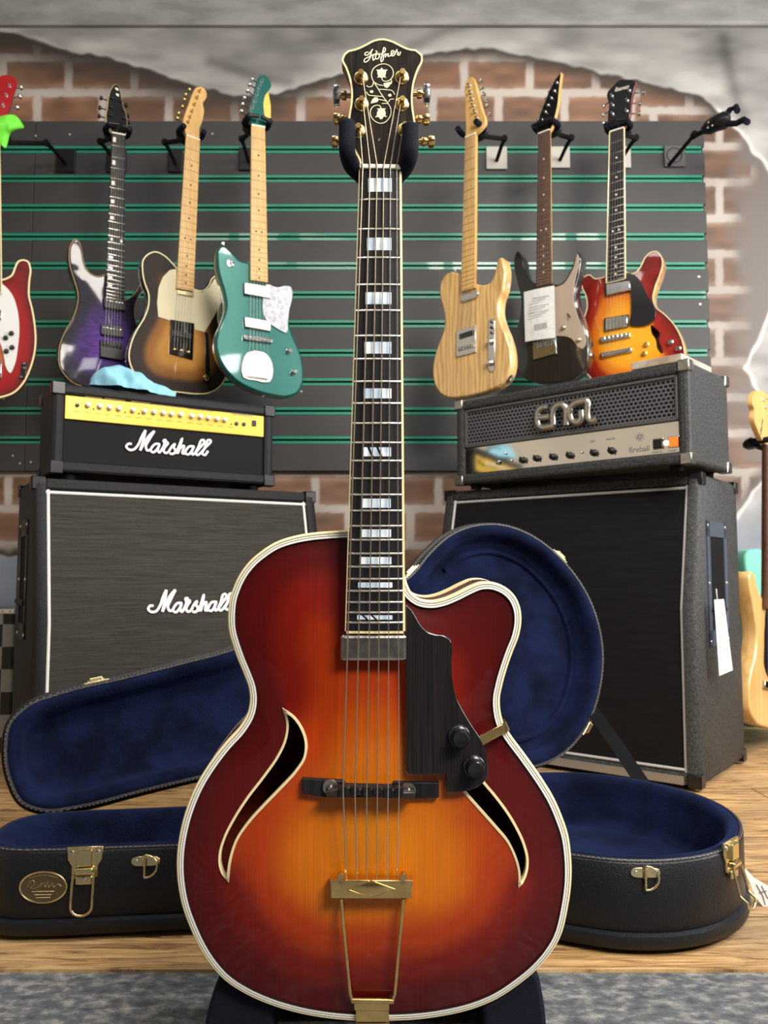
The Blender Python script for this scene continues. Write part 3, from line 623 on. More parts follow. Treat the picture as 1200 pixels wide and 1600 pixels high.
# ---- green offset
def green():
    fr = Frame(at(400, 500, 2.50), 27)
    g = thing('electric_guitar', 'metallic teal green offset guitar with white pearl pickguard and matching headstock', 'guitar', fr, group=GRP)
    ol = [(340, 391), (343, 385), (349, 383.5), (363, 394), (375, 406), (389, 410), (405, 425), (418, 441), (433, 447), (446, 444.5), (454, 446), (458.5, 455), (457.5, 470), (452.5, 487), (453.5, 510), (461.3, 531), (470, 552), (474.5, 577), (473, 601), (466, 614), (452, 620.3), (424, 618), (395, 609.5), (370, 596), (352, 578), (340, 556), (336.5, 540), (338, 524), (347, 501), (352.5, 480), (350, 458), (342.5, 433), (338.8, 410)]
    mt = mk('teal_metallic', (.0, .105, .088), .3, .3, col2=(.0, .085, .07), nscale=400, coat=1)
    o, mb, E, hh = guitar_body(fr, ol, .042, rim=.007, dome=.002)
    mb.build('body', [mt, mt, M_BLACKM], g, attr=E)
    neck(g, fr, (393, 196), (414, 200), (391.3, 437), (418.5, 441), .010, .012, 21, M_MAPLE, M_MAPLE, 'dots', M_BLACKM, mk('fret_brown', (.2, .12, .06), .4, .6))
    hd, _ = head(g, fr, [(402, 127), (405, 119), (412, 117), (421, 124), (424, 134), (419, 143), (420, 160), (423, 186), (414, 197), (393, 193), (387.5, 184), (390, 170), (396, 150)], mt, .004)
    quadpart(hd, fr, 'cream_edge', [(419, 143), (414, 150), (411.5, 162), (413, 178), (416, 187), (423, 187), (423, 165)], .0046, .0006, mk('amber_edge', (.75, .45, .08), .35), 0)
    tuners(g, fr, [(409, 127), (405, 136), (401, 147), (398, 158), (394, 168), (390, 179)], [(396, 124), (392, 132), (389, 142), (384, 153), (381, 163), (379, 174)], .004, M_CHROME)
    quadpart(g, fr, 'pickguard', cr([(417, 444), (433, 449), (446, 446.5), (454, 448), (457, 456), (456, 468), (452.5, 482), (450, 502), (447.3, 520), (440, 517), (428, 510), (417, 501.3), (410.5, 485), (411.5, 465)], 3), .0055, .0026, mk('pearl_guard', (.34, .35, .4), .25, col2=(.6, .6, .66), nscale=90, coat=.8), .0006)
    for q in ([(382, 441), (424, 448), (422.8, 466), (382, 459)], [(382, 494.5), (424, 501.5), (422.8, 517.5), (383, 510.5)]): quadpart(g, fr, 'pickup', q, .013, .011, M_NICKEL, .002)
    br = quadpart(g, fr, 'bridge', [(381, 522), (426.5, 529), (425.5, 536), (381, 530)], .012, .009, M_CHROME, .002); saddles(fr, br, (386, 526), (421, 532), .014, M_CHROME, .0028, .004)
    strings(g, fr, (394, 197), (413, 200), (388, 527), (420, 532), .012, .016, ends=[(389 + i * 6.2, 556 + i * .8) for i in range(6)], he=.008)
    tp = quadpart(g, fr, 'tailpiece', cr([(386.7, 550.3), (410, 549.2), (420, 556), (425.5, 567), (426.3, 588), (422, 597), (400, 595), (380, 590), (378.5, 566)], 2), .0052, .0026, M_NICKEL)
    quadpart(tp, fr, 'string_bar', [(385, 586), (418, 591), (418, 594), (385, 589)], .008, .004, M_CHROME)
    for p_ in ((391, 578), (401, 580), (414, 580), (401, 564), (409, 566)): knob(tp, fr, *p_, .0055, .0028, .002, M_CHROME, 'screw')
    for p_ in ((451, 549), (459, 582)): knob(g, fr, *p_, .002, .009, .016, M_CHROME)
    mb = MB(); c = fr.p(360, 411.5, .003); mb.cyl(c, (0, -1, 0), [(.012, -.001), (.011, .002), (.003, .003), (.003, .012), (.0045, .014), (.002, .017)], 12); mb.build('toggle_switch', M_CHROME, g)
    for p_ in ((348, 381), (411, 618), (470, 612)): knob(g, fr, *p_, -.02, .004, .006, M_CHROME, 'strap_button')
    return g, fr
# ---- natural single-cut, hung beside the archtop neck (left-handed in the photo)
def natural():
    fr = Frame(at(735, 500, 2.50), -38)
    g = thing('electric_guitar', 'natural ash single-cutaway guitar, left-handed, with maple neck over the grilled amplifier head', 'guitar', fr, group=GRP)
    ol = [(706.7, 424), (697, 427.5), (689.5, 437), (685.8, 452), (687.5, 467), (691.7, 483), (694, 500), (691.7, 518), (685, 535), (678.5, 555), (675.3, 577), (676.7, 595), (681.7, 608), (690, 617.5), (702, 622), (720, 621), (742, 617), (765, 610), (781, 602), (792, 590), (798, 572), (797.5, 547), (791.5, 524), (783.5, 504), (779, 487), (780, 470), (786, 450), (789, 430), (788, 413), (783, 402), (779, 403), (775.5, 413), (771, 430), (765, 441), (757, 444.5), (744, 443), (730, 435), (718, 428)]
    mt = wood('natural_ash', (.42, .24, .075), (.72, .47, .19), (26, 26, 1.6), 2.2, .3, .8, 1.4, ring=True)
    o, mb, E, hh = guitar_body(fr, ol, .045, rim=.006)
    mb.build('body', [mt, mt, M_BLACKM], g, attr=E)
    neck(g, fr, (727, 216), (743, 209), (720, 456), (741.5, 449), .010, .012, 21, M_MAPLE, M_MAPLE, None, None, mk('fret_brown', (.2, .12, .06), .4, .6), depth=.024)
    head(g, fr, [(737, 120), (729, 126), (726, 138), (727, 158), (727, 180), (728, 200), (728, 215), (743, 208), (757, 193), (752, 168), (746, 146), (741, 126)], M_MAPLE, .004)
    tuners(g, fr, [(734, 134), (736, 145), (738, 155), (740, 165), (743, 175), (746, 185)], [(749, 126), (751, 137), (754, 147), (757, 156), (759, 165), (763, 178)], .004, M_CHROME)
    quadpart(g, fr, 'pickup', cr([(721, 462), (735, 457), (747, 456), (746, 462), (733, 468), (721, 471)], 3), .008, .007, M_CHROME, .002)
    br = quadpart(g, fr, 'bridge', [(712.5, 517), (742.5, 508), (743.3, 550), (712.5, 558)], .005, .004, M_CHROME)
    quadpart(br, fr, 'pickup', [(717, 522), (739, 515), (739, 523), (717, 530)], .009, .005, M_BLACKP); saddles(fr, br, (715, 546), (741, 539), .008, M_NICKEL, .003, .006)
    strings(g, fr, (728, 215), (742, 209), (716, 545), (740, 538), .012, .012)
    cp = quadpart(g, fr, 'control_plate', [(765, 498), (768, 497), (771, 498), (773, 502), (773, 576), (770, 581), (765, 581), (762.5, 576), (762.5, 502)], .003, .002, M_CHROME)
    for p_ in ((767, 534), (766, 567)): knob(cp, fr, *p_, .004, .009, .015, M_CHROME)
    for i, p_ in enumerate(((768, 503), (768, 512), (768, 520))): knob(cp, fr, *p_, .004, .004, .006, M_BLACKG, 'switch')
    mb = MB(); c = Vector(fr.p(791, 590, 0)); mb.cyl((c.x + .002, .02, c.z), (1, 0, -.5), [(.014, -.003), (.014, .002), (.005, .003), (.005, -.001)], 14); mb.build('jack_cup', M_CHROME, g)
    knob(g, fr, 712, 423, -.022, .004, .006, M_CHROME, 'strap_button')
    for k, s in enumerate((([(0, 0), (4, -3), (2, -7), (-2, -5), (3, 2)]), ([(-4, 5), (0, 0), (5, 6)]))):
        pass
    return g, fr
# ---- black guitar with a paper price sheet
def black():
    fr = Frame(at(860, 500, 2.66), -38)
    g = thing('electric_guitar', 'black sparkle pointed-horn guitar with tan pickguard, a paper sheet taped over its pickups', 'guitar', fr, group=GRP)
    ol = [(903, 393), (907, 402), (905, 425), (898.5, 452), (900.5, 478), (909, 500), (917, 528), (919, 555), (912, 578), (898, 590), (872, 597), (840, 598), (818, 590), (805, 570), (801, 545), (805, 520), (812, 495), (814, 470), (808, 440), (803, 415), (804, 400), (808, 392), (814, 399), (820, 423), (827, 436), (840, 444), (862, 443), (873, 444), (881, 439), (893, 418), (900, 399)]
    mt = mk('black_sparkle', (.008, .008, .009), .2, col2=(.05, .05, .05), nscale=420, coat=1, lo=.55, hi=.75)
    o, mb, E, hh = guitar_body(fr, ol, .045, sharp=(0,), rim=.003)
    mb.build('body', [mt, mt, M_BLACKM], g, attr=E)
    neck(g, fr, (841, 210), (859, 203), (837.5, 448), (861, 442), .010, .012, 24, M_ROSE, M_MAPLE, 'dots', M_WHITEC)
    head(g, fr, [(877, 113), (871, 119), (860, 138), (850, 162), (842, 184), (839, 205), (841, 211), (859, 204), (866, 186), (871, 166), (874, 140)], M_BLACKG, .003, sharp=(0,), side=M_MAPLE)
    tuners(g, fr, [(870, 129), (866, 142), (861, 153), (856, 164), (852, 175), (847, 187)], [(864, 131), (859, 143), (854, 154), (850, 165), (845, 176), (841, 187)], .003, M_CHROME, br=.006)
    quadpart(g, fr, 'pickguard', cr([(902.5, 396), (904.5, 404), (901, 426), (896, 452), (898, 480), (906, 502), (913, 522), (915, 538), (910, 545), (902, 541), (893, 529), (880, 525), (858, 526), (830, 528), (828, 500), (830, 455), (845, 452), (866, 449), (880, 444), (889, 432), (897, 415)], 2), .002, .0016, mk('tan_guard', (.42, .34, .26), .22, coat=.6), .0005)
    for q in ([(834, 462), (862, 455), (862, 468), (834, 475)], [(834, 505), (862, 499), (862, 512), (834, 518)]): quadpart(g, fr, 'pickup', q, .009, .008, M_BLACKP)
    br = quadpart(g, fr, 'bridge', [(832, 535), (868, 526), (869, 552), (833, 562)], .008, .007, M_CHROME); saddles(fr, br, (834, 541), (867, 533), .013, M_CHROME, .003, .008)
    strings(g, fr, (842, 209), (858, 203), (837, 545), (864, 538), .012, .0155)
    for p_ in ((881, 512), (905, 531)): knob(g, fr, *p_, .003, .007, .012, M_CHROME)
    mb = MB(); mb.tube([fr.p(887, 490, .003), fr.p(891, 496, .014)], .002, 6); mb.build('pickup_switch', M_BLACKP, g)
    return g, fr
# ---- sunburst semi-hollow
def semi():
    fr = Frame(at(985, 500, 2.62), -31)
    g = thing('electric_guitar', 'cherry sunburst semi-hollow guitar with black pickguard, second hanging guitar from the empty hanger', 'guitar', fr, group=GRP)
    g['label'] = 'cherry sunburst semi-hollow guitar with cream binding, black pickguard and chrome pickups'
    ol = [(921, 429), (930, 435), (939, 434), (950, 430), (965, 426), (978, 424), (984, 427), (992.5, 426), (1000, 417.5), (1007.5, 402.5), (1015, 395), (1025, 392.5), (1033, 399), (1036, 412), (1031.5, 430), (1024, 450), (1021, 466), (1026, 480), (1038, 490), (1052.5, 505), (1064, 525), (1070, 547), (1068, 575), (1055, 597), (1020, 608), (975, 609), (938, 603), (918, 585), (908, 555), (906, 525), (911, 500), (917, 480), (915, 462), (909, 448), (911, 434)]
    fh = cr(fr.uvs([(1018, 508), (1024, 513), (1031, 520), (1030, 532), (1036, 550), (1035, 553), (1028, 546), (1025, 531), (1019, 522)]), 3)
    mt = burst('cherry_sunburst', [(0, (.12, .006, .006)), (.3, (.28, .016, .006)), (.55, (.62, .16, .008)), (.85, (.78, .32, .01)), (1, (.8, .36, .015))], .085, grain=.06)
    side = wood('amber_side', (.3, .03, .01), (.75, .42, .08), (3, 3, 20), 2, .25, .8)
    o, mb, E, hh = guitar_body(fr, ol, .045, rim=.003, dome=.006, dome_w=.06, holes=[fh])
    mb.build('body', [mt, side, M_BLACKM], g, attr=E); edgering(g, o, .003, .003, 'binding', M_CREAM, .005)
    edgering(g, ccw([(a, b) for a, b in o]), .002, .043, 'back_binding', M_CREAM, .003)
    neck(g, fr, (952.7, 207), (974.8, 200), (947.5, 442), (976.5, 435), .012, .013, 22, M_EBONY, mk('red_neck', (.16, .02, .012), .2, coat=.8), 'dots', M_WHITEC, binding=M_CREAM)
    hd, _ = head(g, fr, [(957, 135), (966, 126), (980, 124), (993, 127), (990, 142), (986.5, 161), (984, 182), (975, 199), (953, 206), (949.5, 182), (951.5, 165), (949, 144)], M_BLACKG, .005, side=mk('red_neck', (.16, .02, .012), .2))
    text('Ibanez', .019, 'logo', M_WHITEC, hd, fr, 971, 138, .0058, ang=-.05, sx=.95, shear=.3)
    tuners(g, fr, [(956, 150), (957, 164), (957, 178), (983, 141), (980, 157), (979, 173)], [(944, 164), (943, 178), (944, 191), (1004, 144), (998, 161), (997, 177)], .005, M_CHROME)
    for q in ([(945, 444), (985, 437), (986, 453), (946, 462)], [(944, 497), (982, 491), (981, 510), (944, 517)]):
        pk = quadpart(g, fr, 'pickup', q, .014, .009, M_BLACKP)
        c_ = [(a * .93 + sum(z[0] for z in q) / 4 * .07, b * .93 + sum(z[1] for z in q) / 4 * .07) for a, b in q]
        quadpart(pk, fr, 'pickup_cover', c_, .018, .005, M_CHROME, .002)
    quadpart(g, fr, 'pickguard', cr([(978.7, 426), (992, 430), (1000, 438), (1012, 462), (1024, 484), (1023.5, 497), (1015, 506), (990, 509.5), (985, 509), (986, 490), (986, 460)], 3), .013, .002, M_BLACKG, .0006)
    br = quadpart(g, fr, 'bridge', [(937, 527), (984, 519), (984, 526), (938, 535)], .016, .012, M_CHROME, .002); saddles(fr, br, (941, 529), (981, 522), .019, M_CHROME, .003, .004)
    quadpart(g, fr, 'tailpiece', [(938, 551), (987, 542), (987, 549), (938, 559)], .016, .013, M_CHROME, .003)
    strings(g, fr, (954, 206), (974, 201), (944, 530), (979, 524), .0145, .021, ends=[(944 + i * 7.2, 554 - i * 1.4) for i in range(6)], he=.016)
    for p_ in ((1048, 535), (1060, 545), (1010, 539), (1007, 553)): knob(g, fr, *p_, .004, .008, .013, M_GOLD if p_[0] < 1020 else M_CHROME)
    return g, fr
# ---- red guitar cut by the left frame edge
def red():
    fr = Frame(at(-10, 500, 2.55), 20)
    g = thing('electric_guitar', 'glossy red guitar with cream binding and white pickguard at the far left', 'guitar', fr, group=GRP)
    ol = [(27.5, 408.4), (35, 405.5), (44, 408), (48.5, 418), (47, 440), (46.5, 462), (51.5, 483), (55.5, 508), (57, 530), (54.5, 555), (47.7, 578), (36.7, 600), (22, 614.5), (0, 622), (-25, 624), (-55, 616), (-80, 595), (-90, 560), (-88, 525), (-78, 495), (-72, 470), (-76, 445), (-78, 420), (-66, 404), (-52, 408), (-42, 428), (-20, 436), (5, 436), (17, 430), (23, 417)]
    mt = burst('fireglo', [(0, (.07, .002, .002)), (.4, (.26, .003, .003)), (.75, (.3, .01, .005)), (1, (.4, .09, .03))], .07, grain=.05)
    mr = mk('gloss_red', (.3, .004, .005), .15, coat=1)
    o, mb, E, hh = guitar_body(fr, ol, .042, rim=.004, dome=.003); mb.build('body', [mt, mr, M_BLACKM], g, attr=E); edgering(g, o, .005, .003, 'binding', M_CREAM, .005)
    neck(g, fr, (-24, 212), (-1, 215), (-26, 455), (2, 458), .012, .014, 21, M_ROSE, mr, 'dots', M_WHITEC, binding=M_CREAM, depth=.022)
    head(g, fr, [(18, 119), (25, 124), (22, 145), (14, 170), (5, 195), (-1, 213), (-24, 210), (-30, 185), (-22, 150), (-8, 126), (6, 117)], mr, .006)
    tuners(g, fr, [(15, 135), (10, 150), (5, 166), (-14, 150), (-18, 165), (-20, 180)], [(31, 136), (29, 150), (25, 167), (-28, 150), (-32, 165), (-36, 180)], .006, M_CHROME, br=.009)
    quadpart(g, fr, 'pickguard', cr([(0, 442), (9, 448), (20, 462), (27, 483), (30, 508), (27.5, 545), (22, 572), (15.6, 583), (11, 578), (5.5, 554), (0, 536), (-12, 520), (-20, 490), (-14, 460)], 3), .006, .0022, mk('white_guard', (.68, .68, .66), .2, coat=.7), .0006)
    for p_ in ((9, 528), (18, 521), (10, 549), (19, 543)): knob(g, fr, *p_, .007, .007, .013, M_BLACKP)
    jp = quadpart(g, fr, 'jack_plate', [(34, 565), (43, 566), (39, 592), (31, 592)], .005, .002, M_BLACKG)
    for p_ in ((37, 568), (38, 575), (33, 589)): knob(jp, fr, *p_, .006, .004, .006, M_CHROME, 'socket')
    quadpart(g, fr, 'bridge', [(-26, 560), (2, 564), (2, 590), (-26, 586)], .014, .01, M_CHROME); quadpart(g, fr, 'pickup', [(-28, 480), (2, 484), (2, 500), (-28, 496)], .012, .009, M_CHROME)
    strings(g, fr, (-22, 213), (-3, 216), (-24, 565), (0, 568), .0145, .018)
    knob(g, fr, 6, 621, -.02, .006, .008, M_CHROME, 'strap_button')
    return g, fr
# ---- pale natural guitar low at the far right
def right_nat():
    fr = Frame(at(1215, 1000, 2.50), 46)
    g = thing('electric_guitar', 'pale natural guitar with black pickguard and dark fretboard hanging low at the far right', 'guitar', fr, group=GRP)
    ol = [(1171, 900), (1174, 893), (1179, 897), (1184, 918), (1191, 933), (1202, 932), (1222, 945), (1238, 950), (1247, 944), (1254, 948), (1256, 965), (1250, 985), (1247, 1005), (1256, 1035), (1266, 1065), (1266, 1100), (1252, 1128), (1225, 1140), (1198, 1137), (1181, 1128), (1172, 1108), (1171, 1080), (1174, 1052), (1181, 1020), (1183, 990), (1178, 950), (1172, 915)]
    mt = wood('pale_natural', (.55, .32, .1), (.78, .5, .2), (26, 26, 1.6), 2, .3, .8)
    o, mb, E, hh = guitar_body(fr, ol, .045, rim=.005); mb.build('body', [mt, mt, M_BLACKM], g, attr=E)
    neck(g, fr, (1198, 695), (1217, 699), (1197, 950), (1222, 955), .010, .012, 21, M_ROSE, M_ROSE, 'dots', M_WHITEC)
    hd, _ = head(g, fr, [(1182, 611), (1177, 618), (1176, 632), (1179, 640), (1178, 652), (1184, 672), (1197, 696), (1217, 700), (1221, 684), (1214, 650), (1204, 625), (1194, 613)], M_MAPLE, .004)
    text('Charvel', .018, 'logo', M_INK, hd, fr, 1190, 668, .0048, ang=1.15, shear=.3)
    tuners(g, fr, [(1192, 625), (1196, 636), (1200, 647), (1204, 658), (1208, 669), (1212, 680)], [(1206, 622), (1211, 633), (1216, 644), (1220, 655), (1225, 668), (1228, 680)], .004, M_CHROME)
    quadpart(g, fr, 'pickguard', cr([(1199, 952), (1213, 957), (1240, 962), (1246, 980), (1240, 1010), (1250, 1050), (1240, 1085), (1210, 1070), (1197, 1050), (1195, 1010), (1196, 975)], 3), .002, .0018, M_BLACKG, .0006)
    strings(g, fr, (1199, 696), (1216, 699), (1198, 1065), (1222, 1070), .012, .014)
    quadpart(g, fr, 'bridge', [(1196, 1064), (1224, 1069), (1224, 1080), (1196, 1075)], .01, .009, M_CHROME)
    return g, fr
GT = {k: f() for k, f in dict(purple=purple, tele=tele, green=green, natural=natural, black=black, semi=semi, red=red, right=right_nat).items()}

# ------------------------------------------------------------------ hangers on the slatwall
def hanger(label, plate, pmat, joint, nutc, fr, hn, gate=False, hw=.030, plateY=YS, tilt=0):
    """plate: px rect on the wall; joint: px of the elbow; nutc: px of the neck at the nut"""
    (x0, y0, x1, y1) = plate; pc = at((x0 + x1) / 2, (y0 + y1) / 2, plateY)
    t = thing('guitar_hanger', label, 'guitar hanger', loc=pc, group='yoke hangers along the slatwall')
    a = at(x0, y0, plateY); c = at(x1, y1, plateY)
    mb = MB(); mb.box(a.x - pc.x, c.x - pc.x, -.012, -.0035, c.z - pc.z, a.z - pc.z, r=.003); mb.build('wall_plate', pmat, t)
    W = lambda loc: (fr.mat() @ Vector(loc)) - pc
    nx, _, nz = fr.p(*nutc, hn)
    back = W((nx, .055, nz)); j = at(*joint, 2.80) - pc
    mb = MB(); start = Vector((0, -.01, -.012))
    mb.tube([start, start * .4 + j * .6 + Vector((0, 0, .004)), j], .007, 8); mb.cyl(j - Vector((0, .010, 0)), (0, 1, 0), [(.011, 0), (.012, .008), (.009, .02)], 10)
    mb.tube([j, (j + back) / 2, back], .008, 8); mb.build('arm', M_BLACKM, t)
    mb = MB(); R = fr.mat().to_3x3()
    loc = lambda x, y, z: W((nx + x, y, nz + z))
    ring = lambda k, y, z: [loc(k * math.cos(q) * 1.25, y, z + k * .62 * math.sin(q)) for q in [2 * math.pi * i / 14 for i in range(14)]]
    mb.loft([ring(.016, .065, -.004), ring(.026, .056, -.003), ring(.030, .042, 0), ring(.022, .034, 0)]); yk = mb.build('yoke', M_BLACKP, t)
    for i, (sx, sz) in enumerate(((-1, 1), (1, 1), (-1, -1), (1, -1))):
        mb = MB(); mb.cyl(loc(sx * .008, .066, sz * .006 - .004), R @ Vector((0, 1, 0)), [(.003, -.002), (.003, .001)], 8); mb.build('bolt', M_SCREW, yk)
    for s in (-1, 1):
        mb = MB(); P = [loc(s * .014, .045, 0), loc(s * (hw * .8), .038, 0), loc(s * (hw + .006), .022, 0), loc(s * (hw + .006), -.006, 0), loc(s * (hw + .003), -.02 - hn, .002)]
        mb.tube(cr([tuple(p_) for p_ in P], 4, False), .0092, 10); mb.build('prong', M_FOAM, t)
        if gate:
            mb = MB(); mb.tube([loc(s * (hw + .006), -.016 - hn, .003), loc(s * .004, -.021 - hn, .006)], .0062, 8); mb.build('gate_arm', M_BLACKP, t)
    return t
G = GT
hanger('hanger with black wall plate holding the purple quilted guitar', (168, 234, 198, 271), M_BLACKP, (157, 222), (185, 202), G['purple'][1], .008, True)
hanger('hanger with black wall plate holding the brown sunburst guitar', (264, 234, 286, 271), M_BLACKP, (258, 223), (300, 206), G['tele'][1], .004)
hanger('hanger with black wall plate holding the teal green guitar', (374, 232, 404, 268), M_BLACKP, (378, 218), (403, 190), G['green'][1], .004, True)
hanger('hanger with black wall plate and long arm holding the red guitar', (89, 235, 119, 271), M_BLACKP, (73, 224), (-8, 208), G['red'][1], .006)
hanger('hanger with pale square wall plate holding the natural ash guitar', (759, 231, 792, 266), M_WPLATE, (788, 217), (734, 200), G['natural'][1], .004)
hanger('hanger with pale square plate holding the black sparkle guitar', (858, 231, 890, 264), M_WPLATE, (892, 216), (852, 196), G['black'][1], .003, True)
hanger('hanger with pale square plate holding the cherry sunburst semi-hollow guitar', (953, 231, 985, 264), M_WPLATE, (993, 216), (965, 196), G['semi'][1], .005, True)
# empty hanger
pc = at(1052, 245, YS)
t = thing('guitar_hanger', 'empty black hanger pointing at the right edge of the slatwall, no guitar on it', 'guitar hanger', loc=pc, group='yoke hangers along the slatwall')
a = at(1036, 229, YS); c = at(1070, 262, YS)
mb = MB(); mb.box(a.x - pc.x, c.x - pc.x, -.012, -.0035, c.z - pc.z, a.z - pc.z, r=.003); wp = mb.build('wall_plate', mk('grey_plate', (.07, .07, .068), .4), t)
mb = MB(); mb.tube([(.028 * math.cos(q), -.0125, .028 * math.sin(q)) for q in [2 * math.pi * i / 20 for i in range(20)]], .0015, 5, closed=True); mb.build('emblem_ring', M_BLACKM, wp)
def LP(px, py, Y): return at(px, py, Y) - pc
mb = MB(); mb.tube([LP(1045, 258, YS - .01), LP(1082, 214, 2.82)], .007, 8); mb.tube([LP(1082, 214, 2.82), LP(1108, 201, 2.76)], .0085, 8); mb.cyl(LP(1083, 213, 2.83), (0, -1, 0), [(.012, 0), (.012, .02)], 12); mb.build('arm', M_BLACKM, t)
mb = MB(); mb.tube([LP(1100, 203, 2.78), LP(1108, 199, 2.76), LP(1118, 193, 2.74), LP(1132, 188, 2.71), LP(1140, 186, 2.70)], [.016, .026, .028, .03, .02], 12); yk = mb.build('yoke', M_BLACKP, t)
for q in ((1107, 191), (1113, 188), (1106, 199), (1113, 196)):
    mb = MB(); mb.cyl(LP(*q, 2.722), (0, -1, 0), [(.003, -.004), (.003, .001)], 8); mb.build('bolt', M_SCREW, yk)
for P in ([(1132, 184, 2.72), (1140, 172, 2.74), (1150, 167, 2.72), (1152, 173, 2.66)], [(1136, 193, 2.70), (1150, 193, 2.68), (1162, 187, 2.66), (1168, 191, 2.62)]):
    mb = MB(); mb.tube([tuple(LP(*q)) for q in P], .0105, 10); mb.build('prong', M_FOAM, t)
# hanger of the right natural guitar, on the wall
hanger('hanger holding the pale natural guitar at the far right', (1216, 720, 1246, 752), M_BLACKP, (1226, 712), (1200, 690), G['right'][1], .004, False, plateY=YW - .002)

# ------------------------------------------------------------------ paper sheet on the black guitar
fb_ = G['black'][1]
fp_ = Frame(fb_.mat() @ Vector(fb_.p(843, 490, .024)), -38)
mb = MB(); q = [fp_.uv(*p_) for p_ in ((818.5, 456.5), (866, 446), (868, 527.5), (820.5, 534))]
NN = 8; vs = []; fs = []
for i in range(NN + 1):
    for j in range(NN + 1):
        u, v = i / NN, j / NN; x = (q[0][0] * (1 - u) + q[1][0] * u) * (1 - v) + (q[3][0] * (1 - u) + q[2][0] * u) * v; z = (q[0][1] * (1 - u) + q[1][1] * u) * (1 - v) + (q[3][1] * (1 - u) + q[2][1] * u) * v
        vs.append((x, -.003 * math.sin(math.pi * u) + .0, z))
for i in range(NN):
    for j in range(NN): fs.append((i * (NN + 1) + j, (i + 1) * (NN + 1) + j, (i + 1) * (NN + 1) + j + 1, i * (NN + 1) + j + 1))
b0 = mb.add(vs, fs); mb.add([(x, y + .0006, z) for x, y, z in vs], [f[::-1] for f in fs])
pt = thing('price_sheet', 'white price sheet in a clear sleeve hanging over the black sparkle guitar', 'paper', fp_)
mb.build('sheet', M_PAPER, pt)
mb = MB()
for k in range(9):
    y = 466 + k * 4.2 - (3 if k > 5 else 0); x1 = 858 - (k % 3) * 6
    if k in (0, 1): mb.slab(fp_.uvs([(832, y), (x1, y - 5), (x1, y - 4), (832, y + 1)], .004), -.0045, -.0038)
    else: mb.slab(fp_.uvs([(826, y + 2), (x1, y - 4.5), (x1, y - 4), (826, y + 2.6)], .004), -.0045, -.0038)
mb.build('printed_lines', mk('faint_ink', (.45, .45, .46), .6), pt)
mb = MB()
for k in range(12): mb.slab(fp_.uvs([(835 + k * 1.7, 507 - k * .35), (836 + k * 1.7, 507 - k * .35), (836 + k * 1.7, 516 - k * .35), (835 + k * 1.7, 516 - k * .35)], .004), -.0045, -.0038)
mb.build('barcode', mk('faint_ink', (.45, .45, .46), .6), pt)

# bright green cloth over the red guitar's hanger
fc = Frame(at(10, 205, 2.44), 10)
mb = MB(); top = [(-20, 186), (-5, 180), (10, 177.5), (24, 178), (33, 186), (40, 197), (40, 200)]; 
rows = [[(-20, 186), (0, 181), (12, 177.5), (22, 178), (28, 182), (34, 190), (39, 198)], [(-20, 192), (0, 188), (10, 186), (18, 187), (25, 191), (32, 196), (38, 200)], [(-20, 199), (0, 194), (8, 197), (14, 201), (20, 202), (28, 202), (36, 201)], [(-20, 206), (0, 202), (6, 204), (11, 207), (17, 207), (16, 206), (17, 206)], [(-20, 214), (0, 212), (5, 214), (9, 216), (14, 216), (15, 212), (16, 210)], [(-20, 222), (0, 226), (4, 229), (8, 233), (11, 231), (13, 222), (14, 216)]]
hs = [[0, .01, .02, .012, .02, .008, -.02], [.01, .02, .03, .02, .03, .016, -.01], [.02, .03, .02, .034, .02, .02, .0], [.01, .015, .02, .012, .01, .0, -.01], [.008, .012, .01, .01, 0, -.01, -.01], [0, .005, .01, .0, 0, -.01, -.01]]
vs = [fc.p(*rows[i][j], hs[i][j]) for i in range(6) for j in range(7)]; fs = [(i * 7 + j, i * 7 + j + 1, (i + 1) * 7 + j + 1, (i + 1) * 7 + j) for i in range(5) for j in range(6)]
mb.add(vs, fs)
gc = mb.build('cleaning_cloth', mk('lime_cloth', (.16, .72, .05), .7, bump=.3, bscale=200), angle=180); gc.matrix_world = fc.mat()
so = gc.modifiers.new('s', 'SOLIDIFY'); so.thickness = .003; su = gc.modifiers.new('u', 'SUBSURF'); su.levels = 2; su.render_levels = 2
tag(gc, 'bright lime green cloth folded over the hanger of the red guitar', 'cloth')

# ------------------------------------------------------------------ amplifiers and cabinets
def corner(mb, x, y, z, sx, sy, sz, s=.038, t=.0035):
    """a pressed corner cap around the box corner (x,y,z); sx,sy,sz point into the box"""
    e = t
    mb.box(x - sx * e, x + sx * s, y - sy * e, y + sy * s, z - sz * e, z + sz * .002, r=0)
    mb.box(x - sx * e, x + sx * .002, y - sy * e, y + sy * s, z - sz * e, z + sz * s)
    mb.box(x - sx * e, x + sx * s, y - sy * e, y + sy * .002, z - sz * e, z + sz * s)
def corners(root, W, y0f, D, z0, z1, mat_, s=.036, which=None, ytop=None):
    for sx in (-1, 1):
        for bk in (0, 1):
            for tp in (0, 1):
                yf = (ytop if (ytop is not None and tp) else y0f)
                mb = MB(); corner(mb, sx * W / 2, D if bk else yf, z1 if tp else z0, -sx, -1 if bk else 1, -1 if tp else 1, s)
                o = mb.build('corner_cap', mat_, root)
                bv = o.modifiers.new('b', 'BEVEL'); bv.width = .003; bv.segments = 2
